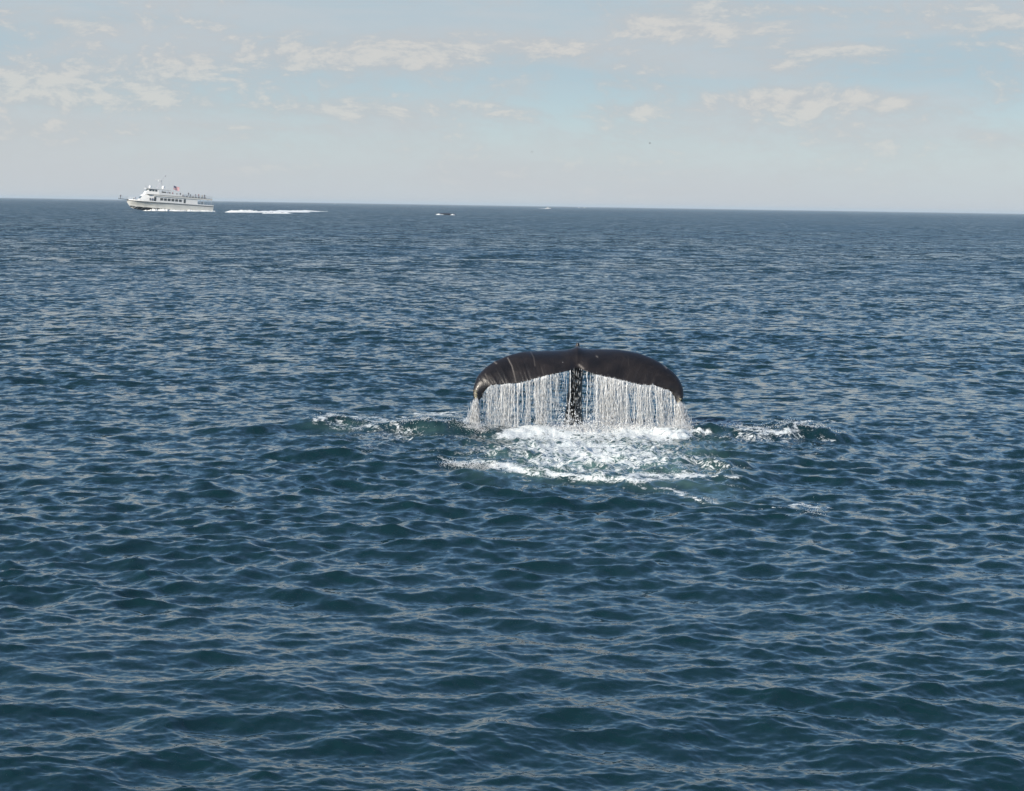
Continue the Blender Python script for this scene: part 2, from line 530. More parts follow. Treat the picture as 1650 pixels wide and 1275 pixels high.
def sea_material():
    m = bpy.data.materials.new('sea_water'); m.use_nodes = True
    t = NT(m.node_tree); t.n.clear()
    out = t.node('ShaderNodeOutputMaterial')
    geo = t.node('ShaderNodeNewGeometry')
    pos = geo.outputs['Position']
    X, Y, Z = t.sep(pos)
    flat = t.comb(X, Y, 0.0)
    dist = t.vmath('LENGTH', flat)
    # slopes of the waves too small for the mesh at this distance from the harbour side
    wd = t.smooth(dist, 19, 36); wc = t.smooth(dist, 32, 68); wb = t.smooth(dist, 75, 180); wa = t.smooth(dist, 400, 1500)

    def slopes(scale, off, detail, rough=0.55):
        v = t.vmath('MULTIPLY', t.vmath('ADD', flat, off), (scale, scale, scale))
        return t.vmath('SUBTRACT', t.noise(v, 1.0, detail, rough).outputs['Color'], (0.5, 0.5, 0.5))
    acc = t.vmath('SCALE', slopes(1 / 0.07, (3, 7, 0), 2), s=0.24)
    gust = t.noise(t.vmath('MULTIPLY', flat, (1 / 60, 1 / 38, 1)), 1.0, 4, 0.6, 0.6).outputs['Fac']
    gustf = t.smooth(gust, 0.32, 0.66, 0.74, 1.30)
    for sc, off, det, w, amp in ((1 / 0.30, (11, 2, 0), 2, wd, 0.85), (1 / 0.75, (5, 31, 0), 4, wc, 1.0),
                                 (1 / 2.4, (17, 9, 0), 5, wb, 1.0), (1 / 22.0, (71, 19, 0), 2, wa, 0.35)):
        acc = t.vmath('ADD', acc, t.vmath('SCALE', slopes(sc, off, det), s=t.math('MULTIPLY', w, amp)))
    acc = t.vmath('SCALE', acc, s=gustf)
    # beyond the mesh's waves the visible faces are the steep near sides of the waves
    ax, ay, az_ = t.sep(acc)
    bias = t.math('ADD', t.math('ADD', t.math('MULTIPLY', wb, 0.08), t.math('MULTIPLY', wc, 0.07)), 0.035)
    nrm = t.vmath('NORMALIZE', t.vmath('ADD', geo.outputs['Normal'], t.comb(ax, t.math('SUBTRACT', ay, bias), 0.0)))
    deep = (0.0046, 0.0225, 0.0272, 1)
    aerc = (0.095, 0.175, 0.165, 1)
    an = t.noise(flat, 1.3, 4, 0.6).outputs['Fac']
    af = t.math('MULTIPLY', t.attr('aerated'), t.smooth(an, 0.30, 0.68, 0.25, 1.0))
    w = t.node('ShaderNodeBsdfPrincipled')
    t.put(w.inputs['Base Color'], t.mix(af, deep, aerc))
    t.put(w.inputs['Roughness'], t.smooth(dist, 20, 400, 0.055, 0.20))
    w.inputs['IOR'].default_value = 1.333
    t.put(w.inputs['Normal'], nrm)
    # foam
    fa = t.attr('foam')
    fv = t.vmath('ADD', t.comb(X, Y, t.math('MULTIPLY', Z, 1.0)),
                 t.vmath('SCALE', t.vmath('SUBTRACT', t.noise(flat, 1.6, 3, 0.6).outputs['Color'], (.5, .5, .5)), s=1.5))
    na = t.noise(t.vmath('MULTIPLY', fv, (0.6, 1.0, 1.0)), 3.0, 8, 0.66).outputs['Fac']
    nc = t.noise(t.vmath('MULTIPLY', fv, (0.7, 1.0, 1.0)), 4.5, 4, 0.6, 0.8).outputs['Fac']
    lace = t.math('SUBTRACT', 0.75, t.math('MULTIPLY', t.math('ABSOLUTE', t.math('SUBTRACT', nc, 0.5)), 6.0))
    nb = t.noise(t.vmath('MULTIPLY', fv, (1.0, 0.6, 1.0)), 11.0, 5, 0.7).outputs['Fac']
    nn = t.math('ADD', t.math('ADD', t.math('MULTIPLY', na, 0.5), t.math('MULTIPLY', nb, 0.32)), t.math('MULTIPLY', lace, 0.18))
    thr = t.math('SUBTRACT', 0.80, t.math('MULTIPLY', fa, 0.46))
    ff = t.smooth(nn, t.math('SUBTRACT', thr, 0.085), t.math('ADD', thr, 0.065))
    ff = t.math('MULTIPLY', ff, t.smooth(fa, 0.06, 0.25))
    fo = t.node('ShaderNodeBsdfPrincipled')
    t.put(fo.inputs['Base Color'], t.mix(t.smooth(nb, 0.35, 0.7), (0.62, 0.68, 0.68, 1), (0.86, 0.86, 0.83, 1)))
    fo.inputs['Roughness'].default_value = 0.7
    bmp = t.node('ShaderNodeBump'); bmp.inputs['Strength'].default_value = 0.7; bmp.inputs['Distance'].default_value = 0.05
    t.put(bmp.inputs['Height'], nb)
    t.put(fo.inputs['Normal'], bmp.outputs[0])
    mx = t.node('ShaderNodeMixShader')
    t.put(mx.inputs[0], ff); t.l.new(w.outputs[0], mx.inputs[1]); t.l.new(fo.outputs[0], mx.inputs[2])
    t.l.new(mx.outputs[0], out.inputs[0])
    return m


sea = build_sea()
sea.data.materials.append(sea_material())

# ------------------------------------------------------------------ whale
LEAD = [(763, 641), (761.5, 633), (763, 625), (769.5, 607), (782.5, 593), (798, 582.8), (824, 572), (842.5, 567.4), (881.6, 565.8), (912.9, 565.0), (930.6, 563.5),
        (946.7, 563.9), (970, 563.0), (993.6, 563.0), (1014.5, 566), (1032.7, 571), (1056, 580.8), (1072, 591), (1085, 600.4), (1095, 613.4), (1100.5, 626.4), (1101.3, 639.5), (1099, 647)]
TRAIL = [(768, 646.8), (773.4, 643.5), (778.6, 634.5), (783.9, 627), (791.7, 621), (806, 618.5), (829.5, 617.6), (839.9, 616.5), (850.3, 613.4), (876.4, 606.1), (902.4, 600.4), (923.3, 595.2), (930.6, 591.8),
         (941.5, 597.2), (954.6, 601.7), (980.6, 608.2), (1001.5, 612.1), (1019.7, 616.8), (1035.3, 619.9), (1053.6, 620.5), (1066.6, 624.3), (1080, 630.3), (1087, 641), (1091.5, 651)]
LEAD = np.array(LEAD, float); TRAIL = np.array(TRAIL, float)


def resample(C, mid, t):
    """t in 0..1, .5 at index mid, by arc length on either half"""
    out = np.zeros((len(t), 2))
    for half, idx in ((t <= 0.5, slice(0, mid + 1)), (t > 0.5, slice(mid, None))):
        c = C[idx]; d = np.concatenate([[0], np.cumsum(np.hypot(*(c[1:] - c[:-1]).T))]); d /= d[-1]
        tt = t[half] * 2 if idx.start == 0 else (t[half] - 0.5) * 2
        for k in (0, 1):
            out[half, k] = np.interp(tt, d, c[:, k])
    return out


NU, NV = 241, 26
tu = np.linspace(0, 1, NU)
lead = resample(LEAD, 10, tu); trail = resample(TRAIL, 12, tu)
k5 = np.array([1, 4, 6, 4, 1]) / 16
for c in (lead,):
    for _ in range(6):
        c[2:-2, 0] = np.convolve(c[:, 0], k5, 'valid'); c[2:-2, 1] = np.convolve(c[:, 1], k5, 'valid')
sp = np.abs(2 * tu - 1)
# ragged trailing edge
g = np.random.default_rng(3)
rag = np.convolve(g.standard_normal(NU), [0.25, 0.5, 0.25], 'same')
lowrag = np.interp(np.arange(NU), np.arange(0, NU, 6), g.standard_normal(len(np.arange(0, NU, 6))))
amp = np.clip(sp * 1.3 - 0.12, 0.1, 1) * (sp < 0.985)
trail[:, 1] += (rag * 0.9 + lowrag * 1.0) * amp
lead[:, 1] -= 4.5 * np.exp(-np.abs(lead[:, 0] - 930.6) / 5.0)
lead[:, 1] += 2.6 * np.exp(-(sp / 0.45) ** 4)
Yl = 44.75 - 1.0 * sp ** 1.6
Yt = 43.78 - 0.10 * np.sin(np.pi * sp) + 0.10 * np.exp(-(sp / 0.06) ** 2)
Yt = np.where(sp > 0.9, Yt + (sp - 0.9) * -0.6, Yt)
L3 = at(lead[:, 0], lead[:, 1], Yl); T3 = at(trail[:, 0], trail[:, 1], Yt)
tm = 0.085 * (1 - sp) ** 0.6 + 0.024
vv = np.linspace(0, 1, NV) ** 1.5
prof = np.sqrt(vv) * (1 - vv) / 0.385 + 0.10 * np.sqrt(vv) * (1 - vv ** 6)
top = np.zeros((NU, NV, 3)); bot = np.zeros((NU, NV, 3))
dLdu = np.gradient(L3 * 0.5 + T3 * 0.5, axis=0)
chord = T3 - L3
nrmv = np.cross(chord, dLdu); nrmv /= np.linalg.norm(nrmv, axis=1)[:, None]
nrmv *= np.sign(nrmv[:, 2:3] + 1e-6) * 1.0
# keep the normal pointing up / toward the viewer, smooth along the span
for i in range(NU):
    if nrmv[i, 2] < 0 and sp[i] < 0.8: nrmv[i] *= -1
for _ in range(10):
    nrmv[2:-2] = np.stack([np.convolve(nrmv[:, k], k5, 'valid') for k in range(3)], -1)
nrmv /= np.linalg.norm(nrmv, axis=1)[:, None]
for j in range(NV):
    mid = L3 + chord * vv[j] + nrmv * (0.045 * math.sin(math.pi * vv[j]) * (1 - sp[:, None] * 0.5))
    # shallow crease running to the notch
    crease = 0.035 * np.exp(-(sp / 0.07) ** 2)[:, None] * sstep(vv[j], 0.25, 1.0)
    top[:, j] = mid + nrmv * (tm * prof[j])[:, None] - nrmv * crease
    bot[:, j] = mid - nrmv * (tm * prof[j])[:, None] * 0.8
vt = top.reshape(-1, 3); vb = bot.reshape(-1, 3)
ii = np.arange(NU * NV).reshape(NU, NV)
qt = np.stack([ii[:-1, :-1], ii[1:, :-1], ii[1:, 1:], ii[:-1, 1:]], -1).reshape(-1, 4)
# a bottom sheet a hair inside so the remesh sees a closed thick body
eps = nrmv[:, None, :] * 0.010
vt2 = (top + eps).reshape(-1, 3); vb2 = (bot - eps).reshape(-1, 3)
off = NU * NV
qb = qt[:, ::-1] + off
loop = list(ii[:, 0]) + list(ii[-1, 1:]) + list(ii[-2::-1, -1]) + list(ii[0, -2:0:-1])
loop = np.array(loop)
ln = np.roll(loop, -1)
qs = np.stack([loop + off, ln + off, ln, loop], -1)
flukeV = np.vstack([vt2, vb2]); flukeF = np.vstack([qt[:, ::-1], qb[:, ::-1], qs])

cx0 = float(at(931, 600, 44.5)[0])


def loft(path, n=28):
    """rings: (x, y, z, half width, half depth, tangent angle in the YZ plane, keel)"""
    V = []; Fc = []
    for (x, y, z, a, b, ang, keel) in path:
        for i in range(n):
            t = 2 * math.pi * i / n
            c, s_ = math.cos(t), math.sin(t)
            ww = a * c * (1 - keel * abs(s_) ** 1.5)
            dd = b * s_
            V.append((x + ww, y + dd * math.cos(ang), z + dd * math.sin(ang)))
    m = len(path)
    for k in range(m - 1):
        for i in range(n):
            Fc.append((k * n + i, k * n + (i + 1) % n, (k + 1) * n + (i + 1) % n, (k + 1) * n + i))
    return V, Fc, n, m


# the tail stock rising out of the sea behind the flukes (narrow, deep, with keels above and below)
path = []
ctrl = [(-0.02, 44.05, 1.44, 0.05, 0.03, 1.4, 0.2), (0, 44.25, 1.50, 0.16, 0.09, 1.45, 0.3), (0, 44.55, 1.52, 0.17, 0.13, 1.2, 0.4), (-0.01, 44.82, 1.42, 0.16, 0.20, 0.75, 0.5),
        (-0.02, 45.0, 1.18, 0.15, 0.27, 0.35, 0.5), (-0.03, 45.1, 0.8, 0.155, 0.33, 0.15, 0.45), (-0.05, 45.15, 0.3, 0.18, 0.40, 0.05, 0.35), (-0.06, 45.2, -0.5, 0.30, 0.5, 0.0, 0.3)]
cc = np.array(ctrl)
ts = np.linspace(0, len(ctrl) - 1, 40)
for t_ in ts:
    row = [np.interp(t_, range(len(ctrl)), cc[:, k]) for k in range(7)]
    row[0] += cx0
    path.append(tuple(row))
pv, pf, n_, m_ = loft(path)
wb_ = MB()
wb_.v = [tuple(p) for p in flukeV]; wb_.f = [tuple(q) for q in flukeF]
wb_.add(pv, pf + [tuple(range(n_)), tuple(range((m_ - 1) * n_, m_ * n_))[::-1]])
# knuckle of the back ridge standing above the flukes
kn = at(930.6, 552.6, 44.72); kb = at(930.6, 571, 44.72)
hk = kn[2] - kb[2]
kp = []
for s_ in np.linspace(0, 1, 14):
    rad = 0.042 + 0.34 * (1 - s_) ** 2.4
    kp.append((kb[0], 44.72 + 0.02 * s_, kb[2] - 0.05 + (hk + 0.05) * s_, rad * (0.9 if s_ < .97 else 0.55), rad * 1.1 + 0.03, 0.0, 0.0))
kv, kf, n_, m_ = loft(kp, 16)
wb_.add(kv, kf + [tuple(range(n_)), tuple(range((m_ - 1) * n_, m_ * n_))[::-1]])
# lower keel of the stock hanging to the water at its left
kv, kf, n_, m_ = loft([(cx0 - 0.10, 44.95, 1.0, 0.05, 0.10, 0, 0), (cx0 - 0.13, 44.9, 0.7, 0.075, 0.14, 0, 0), (cx0 - 0.155, 44.85, 0.45, 0.075, 0.14, 0, 0),
                       (cx0 - 0.19, 44.8, 0.28, 0.05, 0.09, 0, 0), (cx0 - 0.185, 44.8, 0.20, 0.02, 0.04, 0, 0)], 16)
wb_.add(kv, kf + [tuple(range(n_)), tuple(range((m_ - 1) * n_, m_ * n_))[::-1]])

skin = bpy.data.materials.new('whale_skin'); skin.use_nodes = True
T_ = NT(skin.node_tree); P_ = skin.node_tree.nodes['Principled BSDF']
tc = T_.node('ShaderNodeTexCoord').outputs['Object']
nz = T_.noise(tc, 3.0, 6, 0.6).outputs['Fac']
nf = T_.noise(T_.vmath('MULTIPLY', tc, (34, 6, 9)), 1.0, 4, 0.6).outputs['Fac']
c_ = T_.mix(T_.smooth(nz, 0.3, 0.7), (0.009, 0.0074, 0.0068, 1), (0.018, 0.0135, 0.0115, 1))
c_ = T_.mix(T_.math('MULTIPLY', T_.smooth(nf, 0.62, 0.78), 0.08), c_, (0.09, 0.075, 0.065, 1))
sc_ = T_.math('MULTIPLY', T_.attr('scar_sheen'), T_.smooth(T_.noise(tc, 40, 3).outputs['Fac'], 0.3, 0.6, 0.35, 1))
c_ = T_.mix(sc_, c_, (0.30, 0.27, 0.24, 1))
T_.put(P_.inputs['Base Color'], c_)
T_.put(P_.inputs['Roughness'], T_.smooth(nz, 0.3, 0.7, 0.30, 0.48))
P_.inputs['Coat Weight'].default_value = 0.10
P_.inputs['Specular IOR Level'].default_value = 0.38
P_.inputs['Coat Roughness'].default_value = 0.18
bm_ = T_.node('ShaderNodeBump'); bm_.inputs['Strength'].default_value = 0.35; bm_.inputs['Distance'].default_value = 0.02
T_.put(bm_.inputs['Height'], T_.noise(tc, 28, 5, 0.65).outputs['Fac'])
T_.put(P_.inputs['Normal'], bm_.outputs[0])

whale = empty('humpback_whale', (cx0, 44.6, 0))
tag(whale, 'dark brown tail fluke of a diving whale, arched over a curtain of falling water', 'whale')
raw = wb_.build('body', skin)
md = raw.modifiers.new('r', 'REMESH'); md.mode = 'VOXEL'; md.voxel_size = 0.0125; md.use_smooth_shade = True
dg = bpy.context.evaluated_depsgraph_get()
me2 = bpy.data.meshes.new_from_object(raw.evaluated_get(dg))
bpy.data.objects.remove(raw)
bmm = bmesh.new(); bmm.from_mesh(me2)
bmesh.ops.smooth_vert(bmm, verts=bmm.verts, factor=0.5, use_axis_x=True, use_axis_y=True, use_axis_z=True)
bmm.to_mesh(me2); bmm.free()
body = bpy.data.objects.new('body', me2); COL.objects.link(body)
body.data.polygons.foreach_set('use_smooth', np.ones(len(me2.polygons), dtype=bool))
nv = len(me2.vertices); co = np.empty(nv * 3, np.float32); me2.vertices.foreach_get('co', co); co = co.reshape(-1, 3)
bpx, bpy_ = project(co.astype(float))
scar_sheen = np.zeros(nv)
for pts, w_, a_ in (([(818, 577), (825, 590), (832, 618)], 0.9, 0.75), ([(855, 567), (860, 576), (862, 590)], 0.7, 0.35), ([(782, 603), (787, 614), (789, 622)], 1.0, 0.45),
                    ([(1069, 587), (1074, 593)], 1.2, 0.9), ([(796, 583), (800, 586)], 1.0, 0.7), ([(933, 588), (940, 594)], 1.5, 0.8), ([(845, 600), (849, 612)], 0.6, 0.3),
                    ([(872, 592), (876, 604)], 0.6, 0.2), ([(961, 574), (963, 575.5)], 1.0, 0.6), ([(1012, 574), (1013, 590)], 0.6, 0.12), ([(928, 556), (933, 560)], 1.4, 0.35),  # last mark here: sky reflection painted pale on the ridge knuckle
                    ([(766, 634), (769, 645)], 2.0, 0.5), ([(1094, 640), (1092, 650)], 2.5, 0.35)):
    d_, _t = poly_dist(bpx, bpy_, pts)
    scar_sheen = np.maximum(scar_sheen, 0.75 * a_ * np.exp(-(d_ / w_) ** 2))
scar_sheen[co[:, 1] > 44.78] = 0
at2 = me2.attributes.new('scar_sheen', 'FLOAT', 'POINT'); at2.data.foreach_set('value', scar_sheen.astype(np.float32))


def into(child, parent):
    child.parent = parent
    child.matrix_parent_inverse = parent.matrix_basis.inverted()
    return child


for p_ in [whale]:
    p_.matrix_basis = Matrix.Translation(p_.location)
into(body, whale)

barn_mat = material('barnacle_shell', (0.42, 0.38, 0.25), 0.8, noise=0.5, scale=60)


def barnacles(pts, n, spread, seed, label):
    g = random.Random(seed); mb = MB()
    for _ in range(n):
        a = g.random() * (len(pts) - 1); i = int(a); f = a - i
        p = [pts[i][k] * (1 - f) + pts[i + 1][k] * f for k in (0, 1)]
        q = at(p[0] + g.gauss(0, spread), p[1] + g.gauss(0, spread), 43.66 + g.uniform(-0.03, 0.02))
        r = g.uniform(0.008, 0.02)
        mb.ball(q, r, r, r * 0.9, 6, 4)
    o = mb.build('barnacle_cluster', barn_mat, None, True)
    o['label'] = label; o['kind'] = 'stuff'
    return into(o, whale)


barnacles([(766, 630), (767, 640), (769, 646)], 42, 1.1, 1, 'pale yellow barnacles on the left fluke tip')
barnacles([(1096, 643), (1093, 650)], 16, 1.0, 2, 'small barnacles on the right fluke tip')

# ------------------------------------------------------------------ falling water
drop_mat = bpy.data.materials.new('falling_water'); drop_mat.use_nodes = True
D_ = NT(drop_mat.node_tree); D_.n.clear()
do = D_.node('ShaderNodeOutputMaterial')
dif = D_.node('ShaderNodeBsdfDiffuse'); dif.inputs[0].default_value = (0.92, 0.93, 0.93, 1)
trn = D_.node('ShaderNodeBsdfTranslucent'); trn.inputs[0].default_value = (0.92, 0.93, 0.93, 1)
gls = D_.node('ShaderNodeBsdfGlossy'); gls.inputs['Roughness'].default_value = 0.32
m1 = D_.node('ShaderNodeMixShader'); m1.inputs[0].default_value = 0.34
m2 = D_.node('ShaderNodeMixShader'); m2.inputs[0].default_value = 0.16
D_.l.new(dif.outputs[0], m1.inputs[1]); D_.l.new(trn.outputs[0], m1.inputs[2])
tra = D_.node('ShaderNodeBsdfTransparent'); m3 = D_.node('ShaderNodeMixShader'); m3.inputs[0].default_value = 0.10
D_.l.new(m1.outputs[0], m2.inputs[1]); D_.l.new(gls.outputs[0], m2.inputs[2]); D_.l.new(m2.outputs[0], m3.inputs[1]); D_.l.new(tra.outputs[0], m3.inputs[2]); D_.l.new(m3.outputs[0], do.inputs[0])

g = np.random.default_rng(21)
edge_x = T3[:, 0]; order = np.argsort(edge_x)
EX, EY, EZ = edge_x[order], T3[order, 1], T3[order, 2]
bits = []      # x y z rx rz leanx


def add_bits(x, y, z, r, rz, lean=0.0):
    x = np.asarray(x, float); n = len(x)
    b_ = np.stack([x, np.broadcast_to(y, n), np.broadcast_to(z, n), np.broadcast_to(r, n), np.broadcast_to(rz, n), np.broadcast_to(lean, n)], -1)
    bits.append(b_[b_[:, 2] > -0.05])


def x_of(px, Yd=43.7):
    return at(np.asarray(px, float), np.full(np.shape(px), 640.0), np.full(np.shape(px), Yd))[..., 0]


def edge(x):
    return np.interp(x, EX, EY), np.interp(x, EX, EZ)


dpx = np.array([774, 785, 800, 812, 825, 840, 860, 880, 900, 908, 915, 925, 945, 951, 956, 970, 990, 1010, 1030, 1050, 1062, 1070, 1085, 1090])
dens_ = np.array([.25, .5, .55, .7, .6, .95, .9, .7, .6, .10, .04, .10, .05, .2, .9, 1.5, 2.1, 1.9, 2.1, 1.9, 1.4, .7, .6, .2])


def sample_px(n):
    xs = np.linspace(774, 1090, 3000); c = np.cumsum(np.interp(xs, dpx, dens_)); c /= c[-1]
    return np.interp(g.random(n), c, xs)


# separate strands, thick and thin, gathered in uneven groups; each a tapering wavering tube
tubes_v = []; tubes_f = []; tv = 0
gx = np.linspace(770, 1095, 260); gn = g.standard_normal(260); gn = np.convolve(gn, np.ones(3) / 3, 'same'); gn2 = np.interp(gx, gx[::9], g.standard_normal(len(gx[::9])))
group_w = np.clip(0.75 + 0.9 * gn + 0.45 * gn2, 0.04, 4)


def sample_grouped(n):
    xs = np.linspace(774, 1090, 3000); c = np.cumsum(np.interp(xs, dpx, dens_) * np.interp(xs, gx, group_w)); c /= c[-1]
    return np.interp(g.random(n), c, xs)


def strand(x0, y0, z0, z1, r0, slant, vy, wob, taper, flat=1.0):
    global tv
    L = z0 - z1; n = max(4, int(L / 0.035))
    t = np.linspace(0, 1, n + 1); fall = t * L
    w1 = np.cumsum(g.normal(0, 1, n + 1)) * 0.0022 * wob; w2 = np.cumsum(g.normal(0, 1, n + 1)) * 0.003
    cx = x0 + slant * fall + w1 + wob * 0.004 * np.sin(fall * g.uniform(8, 18) + g.random() * 6)
    cy = y0 + vy * np.sqrt(fall) * 0.5 + w2
    rr = r0 * np.clip(1 + 0.28 * g.standard_normal(n + 1), 0.35, 1.9) * (1 - taper * t)
    rr[0] *= 0.7; rr[-1] *= 0.2
    a = np.arange(4) * math.pi / 2 + g.random()
    V = np.stack([cx[:, None] + flat * rr[:, None] * np.cos(a), cy[:, None] + rr[:, None] * np.sin(a), np.broadcast_to((z0 - fall)[:, None], (n + 1, 4))], -1).reshape(-1, 3)
    b = np.arange(n)[:, None] * 4; k = np.arange(4)[None]
    q = np.stack([b + k, b + 4 + k, b + 4 + (k + 1) % 4, b + (k + 1) % 4], -1).reshape(-1, 4) + tv
    tubes_v.append(V); tubes_f.append(q); tv += len(V)


src = sample_grouped(540)
big = np.array([806, 817, 828, 853, 872, 877, 896, 962, 975, 984, 1003, 1021, 1040, 1048, 1055], float)
for k_, p0 in enumerate(np.concatenate([src, big, sample_grouped(70)])):
    strong = k_ >= len(src)
    x0 = float(x_of(p0)); ye, ze = edge(x0)
    rt = float(sstep(p0, 930, 1060))
    slant = (0.07 + 0.03 * g.standard_normal()) * rt + 0.018 * g.standard_normal()
    vy = g.uniform(-0.16, 0.06)
    if strong:
        zend = 0.0 if g.random() < 0.5 else ze * g.uniform(0, 0.5)
        strand(x0, ye - 0.01, ze - 0.005, zend, g.uniform(0.007, 0.013), slant, vy, 1.6 + rt, 0.3)
    else:
        top_ = ze - 0.005 if g.random() < 0.6 else ze * g.uniform(0.15, 0.85)
        L_ = min(top_, g.uniform(0.15, 1.1))
        f0 = ze - top_
        strand(x0 + slant * f0 + g.normal(0, 0.01 + 0.02 * f0), ye - 0.01 + vy * math.sqrt(max(f0, 0)) * .5, top_, top_ - L_, g.uniform(0.0028, 0.0065), slant, vy, 1 + 1.5 * rt, 0.5)
    if k_ % 26 == 3:     # a thin sheet still holding together below the edge
        strand(x0, ye - 0.015, ze - 0.004, ze - g.uniform(0.15, 0.6), g.uniform(0.0035, 0.006), slant, vy, 1.0, 0.7, flat=g.uniform(4, 9))
    # drops torn from the strand
    nn_ = int(g.integers(2, 13)) * (2 if strong else 1)
    fz = g.random(nn_) ** 0.7 * ze
    add_bits(x0 + slant * fz + g.normal(0, 1, nn_) * (0.004 + 0.022 * fz), ye + vy * np.sqrt(fz) * .5 + g.normal(0, .03, nn_), ze - fz, g.uniform(0.002, 0.0048, nn_), g.uniform(0.018, 0.075, nn_), slant)
# short fringe where the film leaves the edge
n = 1300
p0 = sample_px(n); x0 = x_of(p0); ye, ze = edge(x0)
f_ = g.random(n) ** 1.6 * 0.28
add_bits(x0, ye - 0.01 + g.normal(0, .02, n), ze - f_ - 0.01, g.uniform(0.0025, 0.006, n), g.uniform(0.02, 0.05, n))
# fine veil
n = 4200
p0 = sample_grouped(n); x0 = x_of(p0) + g.normal(0, 0.02, n); ye, ze = edge(x0)
u = g.random(n) ** 0.72
zz = ze * (1 - u)
add_bits(x0 + (ze - zz) * 0.06 * sstep(p0, 930, 1060), ye - 0.05 * np.sqrt(ze - zz) + g.normal(0, 0.02 + 0.10 * u), zz, g.uniform(0.0014, 0.0032, n), g.uniform(0.02, 0.075, n))
# sheets pouring off the two tips
for (pa, pb, ya, n, sp0, sp1, skew) in ((768, 767, 646, 2200, 0.022, 0.075, -0.02), (1094, 1100, 652, 2900, 0.028, 0.085, 0.05)):
    u = g.random(n); a_ = at(pa, ya, 43.66)
    xb = float(x_of(pb))
    wd_ = sp0 + (sp1 - sp0) * u ** 0.8
    xx = a_[0] + (xb - a_[0]) * u + g.normal(0, 1, n) * wd_ * 0.62 + np.abs(g.normal(0, 1, n)) * wd_ * (g.random(n) < 0.3) * np.sign(skew) * 1.2
    add_bits(xx, 43.62 + g.normal(0, 1, n) * wd_ * 0.7, a_[2] * (1 - u), g.uniform(0.0025, 0.006, n), g.uniform(0.025, 0.10, n))
    a2 = int(n * 0.25)
    add_bits(a_[0] + (xb - a_[0]) * .6 + g.normal(0, 0.14, a2), 43.62 + g.normal(0, .12, a2), np.abs(g.normal(0, 0.16, a2)), g.uniform(0.002, 0.005, a2), g.uniform(0.003, 0.008, a2))
# drips and sheets running off the notch in front of the stock
n = 160
p0 = np.concatenate([g.normal(930, 2.5, n // 4), g.normal(929, 5, n // 4), g.normal(941, 5, n // 4), g.normal(951, 3, n - 3 * (n // 4))])
x0 = x_of(p0); ye, ze = edge(x0); u = g.random(n) ** 0.8
add_bits(x0 + g.normal(0, 0.03, n) * u, ye + g.normal(0, .06, n), ze * (1 - u), g.uniform(0.002, 0.005, n), g.uniform(0.015, 0.07, n))


def bits_mesh(B, name, mat, seed=0):
    gg = np.random.default_rng(seed)
    n = len(B)
    base = np.array([(1, 0, 0), (0, 1, 0), (-1, 0, 0), (0, -1, 0), (0, 0, 1), (0, 0, -1)], float)
    fb = np.array([(0, 1, 4), (1, 2, 4), (2, 3, 4), (3, 0, 4), (1, 0, 5), (2, 1, 5), (3, 2, 5), (0, 3, 5)])
    jit = gg.uniform(0.75, 1.25, (n, 6, 1))
    V = base[None] * jit * np.stack([B[:, 3], B[:, 3], B[:, 4]], -1)[:, None, :]
    V[..., 0] -= V[..., 2] * B[:, 5][:, None]
    V += B[:, None, :3]
    Fq = (fb[None] + (np.arange(n) * 6)[:, None, None]).reshape(-1, 3)
    return np_mesh(name, V.reshape(-1, 3), Fq, mat)


B = np.vstack(bits)
fall_o = empty('falling_water')
drops_o = bits_mesh(B, 'water_drops', drop_mat, 5); drops_o.parent = fall_o; drops_o['kind'] = 'stuff'
strands_o = np_mesh('water_strands', np.vstack(tubes_v), np.vstack(tubes_f), drop_mat, fall_o); strands_o['kind'] = 'stuff'
tag(fall_o, 'curtain of white water streaming down from the edges of the whale fluke', 'falling water', kind='stuff')

# splashes thrown up from the sea
bits = []


def sea_z(x, y):
    x = np.asarray(x, float); y = np.asarray(y, float)
    return wave_disp(x, y)[2] + local_height(x, y)


def spray(pts, n, hh, spread, rmin=0.003, rmax=0.010, seed=0, lift=0.0):
    pts = np.asarray(pts, float)
    t = g.random(n) * (len(pts) - 1); i = np.minimum(t.astype(int), len(pts) - 2); f = t - i
    p = pts[i] * (1 - f)[:, None] + pts[i + 1] * f[:, None]
    q = ground(p[:, 0], p[:, 1])
    clump = 0.15 + 1.4 * np.clip(TF.sample(q[:, 0] * 1.3, q[:, 1] * 0.4, False) + 0.3, 0, 3)
    x = q[:, 0] + g.normal(0, spread, n); y = q[:, 1] + g.normal(0, spread, n)
    z = sea_z(x, y) + lift + g.exponential(hh, n) * clump - 0.01
    r = rmin + (rmax - rmin) * g.random(n) ** 2
    add_bits(x, y, z, r, r * g.uniform(0.8, 1.6, n))


spray([(778, 699), (850, 698), (930, 697), (1010, 697), (1080, 699), (1108, 700)], 2200, 0.05, 0.09)
spray([(905, 700), (930, 699), (950, 700)], 1300, 0.07, 0.12, 0.006, 0.018)
spray([(950, 699), (1000, 697), (1050, 699)], 1500, 0.05, 0.13, 0.006, 0.018)
spray([(762, 701), (775, 701)], 1500, 0.06, 0.09)
spray([(1095, 701), (1108, 701)], 1500, 0.06, 0.09)
spray([(715, 756), (760, 760), (800, 763)], 1400, 0.020, 0.09, 0.003, 0.008)
spray([(1180, 700), (1240, 703), (1290, 702), (1340, 704)], 1800, 0.022, 0.15, 0.003, 0.008)
spray([(650, 696), (690, 697), (740, 700), (765, 701)], 1400, 0.018, 0.14, 0.003, 0.008)
spray([(510, 690), (560, 690), (600, 694)], 700, 0.015, 0.12, 0.003, 0.007)
spray([(1280, 831), (1320, 832)], 400, 0.02, 0.07, 0.002, 0.006)
spray([(1060, 796), (1100, 800), (1150, 808)], 300, 0.02, 0.08, 0.002, 0.006)
